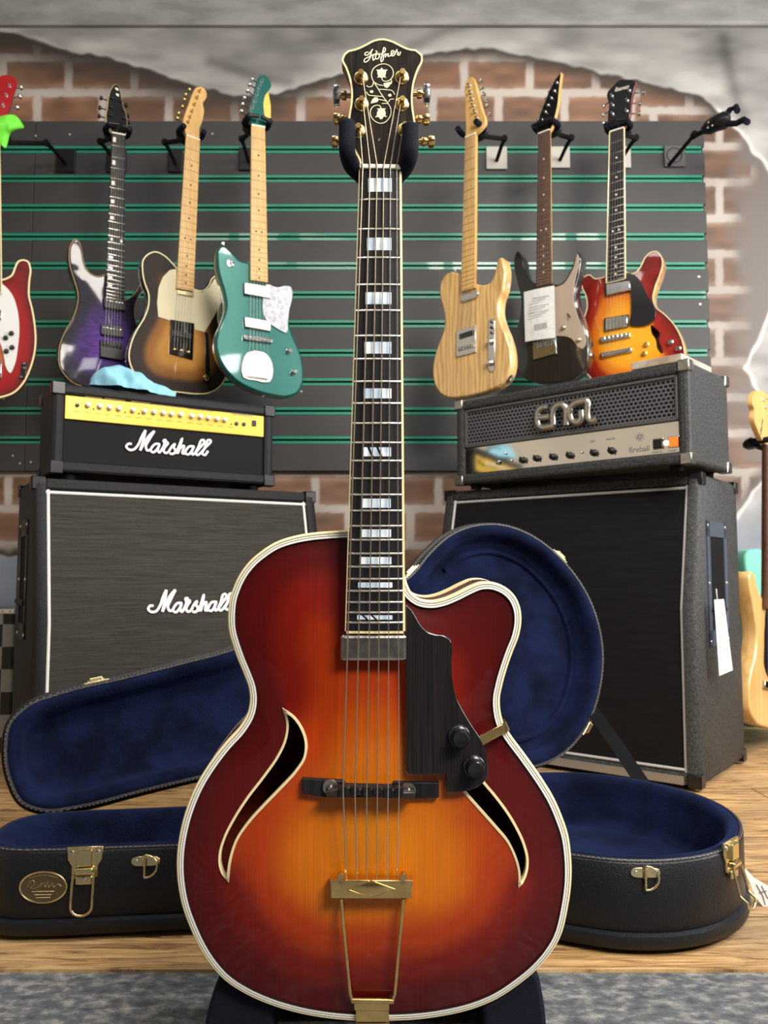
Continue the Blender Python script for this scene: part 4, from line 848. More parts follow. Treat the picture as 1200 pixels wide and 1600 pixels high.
def speaker_cab(name, label, X, Y, yaw, W, H, D, s, zbk, cloth, pipe, tolex, capmat, border=.03):
    fr = Frame((X, Y, 0), yaw); t = thing(name, label, 'speaker cabinet', fr, group='angled guitar speaker cabinets')
    z0 = .012; prof = lambda z: 0 if z < zbk else s * (z - zbk) / (H - zbk)
    # shell: side profile extruded across the width, open at the front (recessed baffle)
    def bx(x0, x1, za, zb_, ya0, yb0, depth_f=0, depth_b=D, r=.012):
        pass
    mb = MB()
    side = [(0, z0), (0, zbk), (s, H), (D, H), (D, z0)]
    for x0, x1 in ((-W / 2, -W / 2 + border), (W / 2 - border, W / 2)):
        P = inset(ccw(side), 0); ring = lambda x, i: [(x, a, b) for a, b in (inset(P, i) if i else P)]
        rr = .010
        mb.loft([ring(x0, rr if x0 < 0 else 0), ring(x0 + (rr if x0 < 0 else 0), 0), ring(x1 - (rr if x1 > 0 else 0), 0), ring(x1, rr if x1 > 0 else 0)])
    for zz0, zz1, yf in ((H - border, H, s), (z0, z0 + border, 0)):
        mb.box(-W / 2 + border - .002, W / 2 - border + .002, yf + .001, D - .001, zz0 + .0005, zz1 - .0005, r=.006)
    mb.box(-W / 2 + .01, W / 2 - .01, D - .02, D - .002, z0 + .01, H - .01)
    mb.build('cabinet', tolex, t)
    rec = .012; xi = W / 2 - border
    mb = MB(); pr = [(z0 + border, 0 + rec), (zbk, rec), (H - border, s * (H - border - zbk) / (H - zbk) + rec)]
    mb.loft([[(-xi, y, z), (xi, y, z), (xi, y + .01, z), (-xi, y + .01, z)] for z, y in pr]); mb.build('grille_cloth', cloth, t)
    mb = MB(); o = .006; pw = .0038
    for sx in (-1, 1): mb.tube([(sx * (xi - o), y - .003, z) for z, y in pr], pw, 6)
    for z, y in (pr[0], pr[2]): mb.tube([(-xi, y - .003, z + (o if z < .3 else -o)), (xi, y - .003, z + (o if z < .3 else -o))], pw, 6)
    mb.build('piping', pipe, t)
    corners(t, W, 0, D, z0, H, capmat, s=.03, ytop=s)
    for x in (-W / 2 + .05, W / 2 - .05):
        for y in (.05, D - .05):
            mb = MB(); mb.cyl((x, y, 0), (0, 0, 1), [(.018, 0), (.02, z0 + .001)], 12); mb.build('foot', M_BLACKM, t)
    return t, fr
def side_handle(t, W, sx, yc, z0_, z1_, hw, plate, dark):
    x = sx * W / 2; e = sx * .0035
    hnd = MB(); y0, y1 = yc - hw, yc + hw; b = .024; bz = .04
    hnd.box(x, x + e, y0, y0 + b, z0_, z1_); hnd.box(x, x + e, y1 - b, y1, z0_, z1_)
    hnd.box(x, x + e, y0, y1, z1_ - bz, z1_); hnd.box(x, x + e, y0, y1, z0_, z0_ + bz)
    h = hnd.build('side_handle', plate, t)
    mb = MB(); mb.box(x + sx * .0002, x + sx * .0012, y0 + b, y1 - b, z0_ + bz, z1_ - bz); mb.build('recess', dark, h)
    mb = MB(); mb.tube([(x + sx * .001, y0 + b, z0_ + bz + .05), (x + sx * .012, yc, z0_ + bz + .055), (x + sx * .001, y1 - b, z0_ + bz + .05)], .008, 8); mb.build('grip', M_BLACKP, h)
    for y in (y0 + .009, y1 - .009):
        for z in (z0_ + .012, (z0_ + z1_) / 2, z1_ - .012):
            mb = MB(); mb.cyl((x + e, y, z), (sx, 0, 0), [(.0045, 0), (.003, .002)], 8); mb.build('screw', M_SCREW, h)

def cloth_mat(name, c1, c2, sc=900):
    m, nt, b = _new(name); MATS[name] = m; t = nt.nodes.new('ShaderNodeTexCoord')
    mp = nt.nodes.new('ShaderNodeMapping'); mp.inputs['Scale'].default_value = (6, 6, 220); L(nt, t.outputs['Object'], mp.inputs[0])
    n = nt.nodes.new('ShaderNodeTexNoise'); n.inputs['Scale'].default_value = 1.6; n.inputs['Detail'].default_value = 5; L(nt, mp.outputs[0], n.inputs['Vector'])
    n3 = nt.nodes.new('ShaderNodeTexNoise'); n3.inputs['Scale'].default_value = sc; L(nt, t.outputs['Object'], n3.inputs['Vector'])
    ad = nt.nodes.new('ShaderNodeMath'); ad.operation = 'ADD'; L(nt, n.outputs[0], ad.inputs[0]); L(nt, n3.outputs[0], ad.inputs[1])
    r = nt.nodes.new('ShaderNodeValToRGB'); r.color_ramp.elements[0].position = .36; r.color_ramp.elements[1].position = .64
    dv = nt.nodes.new('ShaderNodeMath'); dv.operation = 'MULTIPLY'; dv.inputs[1].default_value = .5; L(nt, ad.outputs[0], dv.inputs[0]); L(nt, dv.outputs[0], r.inputs[0])
    r.color_ramp.elements[0].color = (*c1, 1); r.color_ramp.elements[1].color = (*c2, 1); L(nt, r.outputs[0], b.inputs['Base Color']); b.inputs['Roughness'].default_value = .8; b.inputs['Specular IOR Level'].default_value = .12
    return m
M_CL1 = cloth_mat('charcoal_weave', (.020, .019, .016), (.054, .051, .043)); M_CL2 = cloth_mat('black_weave', (.005, .005, .0055), (.011, .011, .0115))
M_PIPEW = mk('white_piping', (.78, .78, .74), .5); M_PIPEB = mk('pale_piping', (.5, .5, .5), .5)
M_BCAP = mk('black_metal', (.012, .012, .014), .3, .3)
lc, lcf = speaker_cab('speaker_cabinet', 'black speaker cabinet with charcoal woven grille and white script logo on the left', -.49, 2.126, 30.6, .768, .762, .352, .087, .407, M_CL1, M_PIPEW, M_TOLEX, M_BCAP)
rc, rcf = speaker_cab('speaker_cabinet', 'black speaker cabinet with plain black grille standing behind the open case lid', .451, 2.244, -38, .778, .78, .40, .077, .44, M_CL2, M_PIPEB, M_TOLEXG, M_BCAP)
side_handle(lc, .768, -1, .20, .36, .66, .07, M_BLACKP, M_BLACKM)
M_DPLATE = mk('slate_plate', (.075, .095, .13), .3, .2)
side_handle(rc, .778, 1, .185, .34, .66, .085, M_DPLATE, M_BLACKM)
mb = MB(); mb.box(-.35, .35, -.004, .012, .014, .034); mb.build('base_strip', mk('bare_alloy', (.32, .3, .27), .45, .5), rc)

# script logo strokes
MARS = [[(125, 270), (85, 268), (58, 300), (90, 340), (150, 340), (200, 290), (250, 180), (298, 98)], [(298, 98), (272, 220), (230, 352)], [(230, 352), (300, 230), (360, 150), (410, 108)], [(410, 108), (345, 215), (302, 310), (320, 352), (370, 338)],
        [(478, 275), (430, 268), (380, 310), (362, 352), (390, 375), (440, 340), (474, 280), (452, 350), (468, 378), (500, 345)], [(500, 345), (535, 262), (526, 226), (548, 222), (556, 245), (578, 256), (548, 300), (524, 350), (542, 382), (582, 375)],
        [(582, 375), (640, 290), (665, 270), (650, 310), (672, 355), (645, 393), (600, 390)], [(672, 390), (720, 290), (756, 200), (742, 260), (698, 392)], [(700, 390), (740, 312), (780, 292), (768, 345), (760, 388), (795, 388)],
        [(900, 300), (850, 300), (810, 340), (795, 385), (830, 402), (880, 352), (905, 300), (876, 370), (885, 402), (920, 385)], [(920, 385), (975, 320), (1032, 228), (1015, 218), (955, 320), (925, 390), (945, 408), (985, 388)], [(985, 388), (1050, 310), (1112, 228), (1095, 218), (1035, 330), (1008, 390), (1035, 410), (1080, 358)]]
# left head
LHf = Frame((-.575, 2.185, .762), 31)
LW, LD, LH = .60, .20, .228
lh = thing('amplifier_head', 'black amplifier head with a gold control panel and white script logo', 'amplifier', LHf, group='amplifier heads on the speaker cabinets')
def head_shell(t, W, D, z0, H, b, tolex, rec=.014):
    mb = MB()
    for x0, x1 in ((-W / 2, -W / 2 + b), (W / 2 - b, W / 2)): mb.box(x0, x1, 0, D, z0, z0 + H, r=.010)
    for a, c in ((z0, z0 + b), (z0 + H - b, z0 + H)): mb.box(-W / 2 + .004, W / 2 - .004, .0005, D - .0005, a + .0005, c - .0005, r=.008)
    mb.box(-W / 2 + .01, W / 2 - .01, D - .02, D - .004, z0 + .01, z0 + H - .01)
    mb.build('cabinet', tolex, t)
    for x in (-W / 2 + .05, W / 2 - .05):
        for y in (.035, D - .035):
            mb = MB(); mb.cyl((x, y, 0), (0, 0, 1), [(.016, .0005), (.018, z0 + .002)], 12); mb.build('foot', M_BLACKM, t)
head_shell(lh, LW, LD, .016, LH, .030, M_TOLEX)
corners(lh, LW, 0, LD, .016, .016 + LH, M_BCAP, .030)
f = LHf
xi = LW / 2 - .030
mb = MB(); mb.box(-xi, xi, .010, .02, .046, .016 + LH - .03); mb.build('front_panel', mk('black_cloth_panel', (.008, .008, .008), .7, spec=.15), lh)
zg = f.uv(260, 669, -.005)[1]
ztop = .016 + LH - .03
mb = MB(); mb.box(-xi, xi, .003, .012, zg, ztop, r=.0015); gp = mb.build('control_panel', mk('gold_panel', (.62, .42, .05), .35, .3), lh)
for i, (a, b_) in enumerate(((138, 152), (207, 160), (262, 167), (315, 173), (395, 182), (460, 188), (515, 193), (567, 198), (614, 204), (667, 208), (730, 216), (778, 221), (824, 227), (873, 233), (918, 238))):
    px, py = a / 3.636 + 100, b_ / 3.636 + 590; u, v = f.uv(px, py, .008)
    mb = MB(); mb.cyl((u, .003, v), (0, -1, 0), [(.0078, 0), (.0075, .004), (.006, .005), (.0055, .014), (.004, .015)], 14); mb.build('knob', mk('ivory_knob', (.8, .76, .62), .3, .2), gp)
for a, b_, r_ in ((75, 157, .0055), (980, 262, .006), (1022, 265, .006), (168, 178, .002), (347, 197, .002), (425, 205, .002), (950, 264, .002)):
    u, v = f.uv(a / 3.636 + 100, b_ / 3.636 + 590, -.002); mb = MB(); mb.cyl((u, .004, v), (0, -1, 0), [(r_, 0), (r_, .003), (r_ * .6, .0035)], 12); mb.build('socket', M_BLACKP, gp)
u, v = f.uv(1080 / 3.636 + 100, 260 / 3.636 + 590, -.002); mb = MB(); mb.box(u - .006, u + .006, -.001, .004, v - .008, v + .008, r=.001); mb.build('power_switch', M_BLACKP, gp)
text('MG100HDFX', .011, 'lettering', M_INK, gp, f, 378, 648, -.0024, ang=0, shear=.2)
for k in range(9):
    px = 140 + k * 23; text('-------', .006, 'lettering', M_INK, gp, f, px, 665 + (px - 110) * .1 - 12 + 6 * 0 + 9, -.0026) if False else None
mb = MB()
for x0, x1, y in ((133, 160, 619), (163, 195, 622), (205, 235, 626.5), (237, 285, 631), (293, 320, 638), (322, 333, 641)):
    s_ = .118; mb.slab([f.uv(x0, y, -.003), f.uv(x1, y + (x1 - x0) * s_, -.003), f.uv(x1, y + 1 + (x1 - x0) * s_, -.003), f.uv(x0, y + 1, -.003)], .0022, .0035)
for k in range(16):
    x0 = 116 + k * 16; y = 641.5 + (x0 - 110) * .101; mb.slab([f.uv(x0, y, -.003), f.uv(x0 + 9, y + .9, -.003), f.uv(x0 + 9, y + 1.7, -.003), f.uv(x0, y + .9, -.003)], .0022, .0035)
mb.build('printed_lines', mk('panel_ink', (.25, .17, .04), .6), gp)
strokes(f, MARS, 8, 190, 660, -.006, .0032, 'logo', mk('logo_white', (.85, .85, .85), .35), lh)
# logo on the left cabinet: same badge, larger
(ua, va) = f.uv(190 + 58 / 8, 660 + 300 / 8, -.006); (ub, vb) = f.uv(190 + 1112 / 8, 660 + 228 / 8, -.006)
tilt_ = math.atan2(-.087, .355)
def prw(z): return .012 if z < .407 else .012 + .087 * (z - .407) / (.762 - .407)
c0 = lcf.uv(229, 951, -.03)
c1 = lcf.uv(362, 925, -.03)
kk = (c1[0] - c0[0]) / (ub - ua)
mb = MB()
for s_ in MARS:
    P = crop(s_, 8, 190, 660); P = cr(P, 4, False); Q = []
    for a, b_ in P:
        u, v = f.uv(a, b_, -.006); x = c0[0] + (u - ua) * kk; z = c0[1] + (v - va) * kk - (u - ua) / (ub - ua) * 0
        Q.append((x, prw(z) - .004, z))
    mb.tube(Q, .0036, 6, flat=.5)
mb.build('logo', MATS['logo_white'], lc)

# right head
RHf = Frame((.485, 2.235, .78), -43)
RW, RD, RH = .725, .262, .256
rh = thing('amplifier_head', 'black amplifier head with a woven steel grille and mirror-bright control panel', 'amplifier', RHf, group='amplifier heads on the speaker cabinets')
head_shell(rh, RW, RD, .015, RH, .030, M_TOLEXG)
M_TOLR = M_TOLEXG
corners(rh, RW, 0, RD, .015, .015 + RH, M_NICKEL, .026)
f = RHf
def grille_mat():
    m, nt, b = _new('steel_mesh'); t = nt.nodes.new('ShaderNodeTexCoord'); mp = nt.nodes.new('ShaderNodeMapping'); mp.inputs['Rotation'].default_value = (-math.pi / 2, 0, 0)
    L(nt, t.outputs['Object'], mp.inputs[0]); br = nt.nodes.new('ShaderNodeTexBrick'); L(nt, mp.outputs[0], br.inputs['Vector'])
    br.inputs['Scale'].default_value = 1; br.inputs['Brick Width'].default_value = .0125; br.inputs['Row Height'].default_value = .0105; br.inputs['Mortar Size'].default_value = .0019; br.inputs['Mortar Smooth'].default_value = .2
    br.inputs['Color1'].default_value = (.003, .003, .004, 1); br.inputs['Color2'].default_value = (.003, .003, .004, 1); br.inputs['Mortar'].default_value = (.16, .165, .18, 1)
    L(nt, br.outputs['Color'], b.inputs['Base Color']); b.inputs['Roughness'].default_value = .4; b.inputs['Metallic'].default_value = .5
    bp = nt.nodes.new('ShaderNodeBump'); bp.inputs['Distance'].default_value = .003; bp.inputs['Strength'].default_value = .7; L(nt, br.outputs['Fac'], bp.inputs['Height']); L(nt, bp.outputs[0], b.inputs['Normal'])
    return m
gTL, gTR, gBR, gBL = [f.uv(*p_, -.008) for p_ in ((730, 642), (1067, 586), (1067, 658), (731, 698.5))]
x0 = max(-RW / 2 + .030, (gTL[0] + gBL[0]) / 2); x1 = min(RW / 2 - .030, (gTR[0] + gBR[0]) / 2); x0 = -RW / 2 + .030; x1 = RW / 2 - .030
zt_ = .015 + RH - .03; zm_ = (gBL[1] + gBR[1]) / 2; zb_ = .045
mb = MB(); mb.box(x0, x1, .010, .018, zm_, zt_); gr = mb.build('grille', grille_mat(), rh)
mb = MB(); fr_ = .008
for a in ((x0, x1, zt_ - fr_, zt_), (x0, x1, zm_, zm_ + fr_), (x0, x0 + fr_, zm_, zt_), (x1 - fr_, x1, zm_, zt_)): mb.box(a[0], a[1], .004, .012, a[2], a[3], r=.002)
mb.build('grille_frame', mk('grey_frame', (.1, .1, .1), .4, .4), gr)
mb = MB(); mb.box(x0, x1, .008, .014, zb_, zm_ - .001, r=.001); cp = mb.build('control_panel', mk('mirror_steel', (.78, .75, .7), .07, 1), rh)
def rk(a, b_, h=0): return f.uv(a / 3.333 + 720, b_ / 3.333 + 640, h)
for a, b_ in ((318, 262), (390, 253), (475, 245), (562, 237), (688, 224), (780, 213)):
    u, v = rk(a, b_, .0); mb = MB(); mb.cyl((u, .008, v), (0, -1, 0), [(.010, 0), (.0095, .004), (.007, .006), (.0065, .015), (.004, .016)], 12); mb.box(u - .001, u + .001, -.012, -.006, v - .0085, v + .0085); mb.build('knob', M_BLACKP, cp)
for a, b_, r_ in ((190, 275, .007), (225, 228, .003), (255, 265, .003), (622, 222, .003)):
    u, v = rk(a, b_); mb = MB(); mb.cyl((u, .008, v), (0, -1, 0), [(r_, 0), (r_, .006), (r_ * .5, .008)], 12); mb.build('socket', M_CHROME, cp)
for a, b_, nm, mt in ((1022, 177, 'standby_switch', M_BLACKP), (1102, 167, 'power_switch', mk('orange_rocker', (.8, .12, .015), .25, emit=((1, .2, .02), .6)))):
    u, v = rk(a, b_); mb = MB(); mb.box(u - .012, u + .012, .002, .009, v - .012, v + .012, r=.002); s = mb.build(nm, mt, cp)
    mb = MB(); mb.box(u - .0145, u + .0145, .006, .009, v - .0145, v + .0145, r=.002); mb.build('bezel', M_CHROME, s)
u, v = rk(1064, 172); mb = MB(); mb.cyl((u, .008, v), (0, -1, 0), [(.006, 0), (.005, .005), (.002, .007)], 12); mb.build('pilot_lamp', mk('lit_lamp', (1, .9, .6), .2, emit=((1, .85, .5), 9)), cp)
text('fireball', .021, 'lettering', M_INK, cp, f, 720 + 930 / 3.333, 640 + 207 / 3.333, -.0076)
mb = MB(); u, v = rk(925, 140)
for i in range(9):
    q = 2 * math.pi * i / 9; mb.tube([(u + .004 * math.cos(q), .0074, v + .004 * math.sin(q)), (u + .012 * math.cos(q + .2), .0074, v + .012 * math.sin(q + .2))], .0008, 4)
mb.tube([(u + .0045 * math.cos(q), .0074, v + .0045 * math.sin(q)) for q in [2 * math.pi * i / 12 for i in range(12)]], .0012, 5, closed=True); mb.build('fireball_emblem', M_INK, cp)
for a, s_ in ((685, 'LEAD'), (780, 'MASTER')): text(s_, .007, 'lettering', M_INK, cp, f, 720 + a / 3.333, 640 + (165 - (a - 685) * .12) / 3.333, -.0076)
for a in (1022, 1102): text('STAND BY' if a < 1050 else 'POWER', .006, 'lettering', M_INK, cp, f, 720 + a / 3.333, 640 + (222 - (a - 1022) * .1) / 3.333, -.0076)
ENG = [[(335, 240), (240, 245), (185, 300), (172, 380), (175, 470), (220, 530), (320, 525), (425, 500)], [(185, 395), (345, 378)], [(400, 495), (402, 300), (440, 225), (500, 200), (550, 215), (585, 270), (590, 330), (588, 500)],
       [(590, 340), (650, 250), (710, 185), (790, 155), (890, 150), (893, 300), (900, 390), (950, 435), (1035, 410)], [(655, 270), (640, 360), (680, 440), (740, 460), (795, 440), (798, 295)]]
strokes(f, ENG, 9.23, 820, 610, .006, .0092, 'logo', mk('brushed_badge', (.55, .52, .46), .3, 1), rh, flat=.45, sub=3, n=8)
mb = MB(); s_ = RHf.uv(1094, 560, 0)
# pale case resting on the right head
ubx0 = RHf.uv(984, 572, 0)[0]; ubx1 = RHf.uv(1064, 556, 0)[0]
bxf = Frame(RHf.mat() @ Vector((ubx0, .006, .015 + RH + .0005)), -43)
mb = MB(); mb.box(0, ubx1 - ubx0, 0, .19, 0, .021, r=.003); bo = mb.build('effects_pedalboard', mk('pale_alloy', (.62, .56, .48), .35, .3, col2=(.4, .3, .22), nscale=18))
bo.matrix_world = bxf.mat(); bo.name = 'storage_box'; tag(bo, 'flat pale box lying on top of the grilled amplifier head', 'box')
bo.data.materials[0].name = 'pale_box'

# blue cloth on the left head: crumpled heap
def blue_cloth():
    base = LHf.mat() @ Vector((0, 0, 0)); zt2 = .762 + .016 + LH
    n_, m_ = 46, 22; vs = []; fs = []
    fr = Frame(at(212, 600, 2.13), 31)
    # outline of the heap in the picture plane of fr: bottom edge and top profile
    bot = [(146, 598), (170, 603), (200, 608), (230, 613), (258, 617), (282, 617)]
    top = [(146, 597), (153, 580), (172, 569), (196, 570), (214, 576), (232, 588), (255, 598), (282, 608)]
    B = cr(bot, 12, False); T = cr(top, 12, False)
    pick = lambda P, t: (lambda k, i: (P[i][0] * (1 - k + i) + P[min(i + 1, len(P) - 1)][0] * (k - i), P[i][1] * (1 - k + i) + P[min(i + 1, len(P) - 1)][1] * (k - i)))(t * (len(P) - 1), int(t * (len(P) - 1)))
    for i in range(n_ + 1):
        t = i / n_; b_ = fr.uv(*pick(B, t)); c_ = fr.uv(*pick(T, t)); hgt = max(c_[1] - b_[1], .004)
        for j in range(m_ + 1):
            s = j / m_; ang = math.pi * s; w = .055 * min(1, 3.2 * t + .15, 2.2 * (1 - t) + .12)
            fold = 1 + .13 * math.sin(9 * t * math.pi + 5 * s) * math.sin(ang) + .10 * math.sin(23 * t + 11 * s + 1.3) + .06 * math.sin(47 * t - 9 * s)
            x = b_[0] * (1 - math.sin(ang)) + c_[0] * math.sin(ang); z = b_[1] + hgt * math.sin(ang) ** .8 * (1 + .28 * (fold - 1)); y = -w * math.cos(ang) * fold + .05
            vs.append((x + .010 * (fold - 1), y, z))
    for i in range(n_):
        for j in range(m_): fs.append((i * (m_ + 1) + j, i * (m_ + 1) + j + 1, (i + 1) * (m_ + 1) + j + 1, (i + 1) * (m_ + 1) + j))
    mb = MB(); mb.add(vs, fs); o = mb.build('polishing_cloth', mk('sky_blue_cloth', (.2, .47, .62), .85, col2=(.26, .55, .68), nscale=40, bump=.4, bscale=500), angle=180)
    M = fr.mat(); o.matrix_world = M
    zmin = min((M @ Vector(v)).z for v in vs)
    o.location.z += zt2 + .001 - zmin
    tag(o, 'crumpled sky blue polishing cloth on top of the amplifier head with the gold panel', 'cloth')
blue_cloth()
# flat black gig lid edge etc. are not modelled

# tag on right cabinet handle
tf = Frame(rcf.mat() @ Vector((.778 / 2 + .016, .155, .42)), 52)
def paper(name, label, pts, Yd, cat='price tag', string_=None, thick=.0006, lines=8):
    c = pts[0]; fr = Frame(at(*c, Yd), 20); t = thing(name, label, cat, fr)
    mb = MB(); mb.slab(fr.uvs(pts), 0, thick); mb.build('card', M_PAPER, t)
    a, b_, c_, d_ = [np.array(p_, float) for p_ in pts[:4]]
    mb = MB()
    for k in range(lines):
        v = .15 + .62 * k / lines; l0 = a * (1 - v) + d_ * v; r0 = b_ * (1 - v) + c_ * v
        p0 = l0 * .8 + r0 * .2; p1 = l0 * .25 + r0 * .75; v2 = v + .025; l1 = a * (1 - v2) + d_ * v2; r1 = b_ * (1 - v2) + c_ * v2
        mb.slab(fr.uvs([tuple(p0), tuple(p1), tuple(l1 * .25 + r1 * .75), tuple(l1 * .8 + r1 * .2)]), -.0012, .0001)
    mb.build('handwriting', mk('faint_ink', (.45, .45, .46), .6), t)
    if string_:
        mb = MB(); mb.tube([fr.p(*q[:2], q[2]) for q in string_], .0012, 6); mb.build('string_loop', M_WHITEC, t)
    return t
YT = (rcf.mat() @ Vector((.778 / 2, .10, .45))).y
paper('price_tag', 'long white price tag hanging from the handle of the right speaker cabinet', [(1116, 937), (1131, 936), (1145, 1047), (1124, 1056), (1116, 1000)][:4], YT - .035, string_=[(1119, 920, .0), (1120, 930, .003), (1121, 938, 0)])

# ------------------------------------------------------------------ hard case
phi = math.radians(7.5); Cc = Vector((.345, 1.42)); dirc = Vector((math.cos(phi), math.sin(phi))); nrm = Vector((-math.sin(phi), math.cos(phi))); N0 = Cc - dirc * 1.03
HALF = [(.08, .03), (.092, .066), (.125, .09), (.18, .099), (.28, .101), (.38, .104), (.50, .112), (.58, .138), (.66, .17), (.72, .178), (.78, .168), (.82, .163), (.86, .175), (.92, .217), (.98, .247), (1.04, .256), (1.10, .247), (1.17, .208), (1.23, .135), (1.262, .055)]
half_s = HALF
OUT = [(s, h) for s, h in HALF] + [(s, -h) for s, h in HALF[::-1]]
world2 = [N0 + dirc * s + nrm * h for s, h in OUT]
# hinge axis: tangent to neck back and bout back
pa = N0 + dirc * .18 + nrm * .099; pb = N0 + dirc * 1.0 + nrm * .2555
ux = (pb - pa).normalized(); wx = Vector((ux.y, -ux.x))  # wx points toward camera
RIM = .125
def toax(p): d = p - pa; return (d.dot(ux), d.dot(wx))
AX = ccw(cr([toax(p_) for p_ in world2], 5))
def case_half(name_root, M, depth, lab, lining_floor):
    """local frame: x along hinge, y away from hinge, z = toward the opening, rim at z=0, shell bottom at z=-depth"""
    o = AX
    def rings(prof): return [[(a, b, z) for a, b in (inset(o, i) if abs(i) > 1e-6 else o)] for i, z in prof]
    mb = MB(); mb.loft(rings([(.006, 0), (.002, -.001), (0, -.004), (0, -depth + .032), (.0015, -depth + .029), (-.006, -depth + .026), (-.0075, -depth + .018), (-.005, -depth + .009), (.006, -depth + .003), (.02, -depth)]), False, False)
    V, F = fill(inset(o, .02)); mb.add([(x, y, -depth) for x, y in V], F)
    sh = mb.build('shell', M_LEATHER, None)
    mb = MB(); g = lining_floor
    mb.loft(rings([(.006, .0005), (.010, .004), (.016, .003), (.024, -.002), (.028, -.012), (.032, -g + .014), (.040, -g + .004), (.055, -g)]), False, False)
    V, F = fill(inset(o, .055), (), .03); mb.add([(x, y, -g) for x, y in V], F)
    li = mb.build('lining', M_PLUSH, None, angle=60)
    mb = MB(); mb.tube([(a, b, .0002) for a, b in inset(o, .004)], .0028, 6, closed=True); tr = mb.build('rim_piping', mk('rim_leather', (.02, .02, .024), .35, bump=.9, bscale=500), None)
    return sh, li, tr
hc = thing('guitar_case', 'open black hard guitar case lined with navy plush, lying behind the archtop', 'guitar case', loc=(Cc.x, Cc.y, 0))
Mi = hc.matrix_world.inverted()
MBASE = Matrix(((ux.x, wx.x, 0, pa.x), (ux.y, wx.y, 0, pa.y), (0, 0, 1, RIM), (0, 0, 0, 1)))
OPEN = math.radians(101)
qd = Vector((wx.x * math.cos(OPEN), wx.y * math.cos(OPEN), math.sin(OPEN))); kd = Vector((wx.x * math.sin(OPEN), wx.y * math.sin(OPEN), -math.cos(OPEN)))
hz = RIM + .004
MLID = Matrix(((ux.x, qd.x, kd.x, pa.x - wx.x * .006), (ux.y, qd.y, kd.y, pa.y - wx.y * .006), (0, qd.z, kd.z, hz), (0, 0, 0, 1)))
base = bpy.data.objects.new('case_body', bpy.data.meshes.new('x')); lidp = None
def under(o, parent, M):
    o.parent = parent; o.matrix_parent_inverse = Matrix.Identity(4); o.matrix_local = Mi @ M if parent is hc else M
bpy.data.objects.remove(base)
sh, li, tr = case_half('base', MBASE, RIM - .001, '', .085)
sh.name = 'case_body'; under(sh, hc, MBASE)
for o in (li, tr): o.parent = sh
sl_, ll, tl = case_half('lid', MLID, .052, '', .042)
sl_.name = 'case_lid'; under(sl_, hc, MLID)
for o in (ll, tl): o.parent = sl_
# raised inner contour of the lid lining
mb = MB(); cont = [p_ for p_ in inset(AX, .055) if p_[0] > .70]
k0 = max(range(len(cont)), key=lambda i: math.hypot(cont[i][0] - cont[i - 1][0], cont[i][1] - cont[i - 1][1])); cont = cont[k0:] + cont[:k0]
mb.tube([(a, b, -.041) for a, b in cont[::2]], .007, 6); mb.build('lining_seam', M_PLUSH, sl_)
# stitching on the rim
mb = MB(); P = inset(AX, .0015); L_ = 0; last = P[0]
for (a, b_), (c_, d_) in zip(P, P[1:] + P[:1]):
    dd = math.hypot(c_ - a, d_ - b_); n_ = max(1, int(dd / .006))
    for k in range(n_):
        t0, t1 = (k + .2) / n_, (k + .7) / n_
        mb.tube([(a + (c_ - a) * t0, b_ + (d_ - b_) * t0, .0015), (a + (c_ - a) * t1, b_ + (d_ - b_) * t1, .0015)], .0008, 4)
stm = mb.build('stitching', mk('grey_thread', (.13, .125, .11), .7), sl_)
st2 = bpy.data.objects.new('stitching', stm.data); COL.objects.link(st2); st2.parent = sh

BM = MBASE.inverted()
def on_shell(px, py):
    """point on the outer wall of the case body seen at (px,py): returns local position, outward normal, tangent"""
    best = None; d = ray(px, py); dl = (BM.to_3x3() @ d); o_ = BM @ CAM
    for i in range(len(AX)):
        a = AX[i]; b_ = AX[(i + 1) % len(AX)]
        # solve o+t d on segment in xy
        ex, ey = b_[0] - a[0], b_[1] - a[1]; det = dl.x * (-ey) + dl.y * ex
        if abs(det) < 1e-9: continue
        rx, ry = a[0] - o_.x, a[1] - o_.y; t = (rx * (-ey) + ry * ex) / det; s = (dl.x * ry - dl.y * rx) / det
        if 0 <= s <= 1 and t > 0 and (best is None or t < best[0]):
            z = o_.z + dl.z * t; n_ = Vector((ey, -ex, 0)).normalized(); best = (t, Vector((a[0] + ex * s, a[1] + ey * s, z)), n_)
    return best[1], best[2]
def shell_frame(px, py):
    p_, n_ = on_shell(px, py); zz = Vector((0, 0, 1)); x = zz.cross(-n_).normalized()
    x = n_.cross(zz)   # the case frame is mirrored, so this one is too
    M = Matrix.Identity(4)
    for j in range(3): M[j][0] = x[j]; M[j][1] = -n_[j]; M[j][2] = zz[j]
    M.translation = p_; return M
def place(o, M): o.matrix_local = M
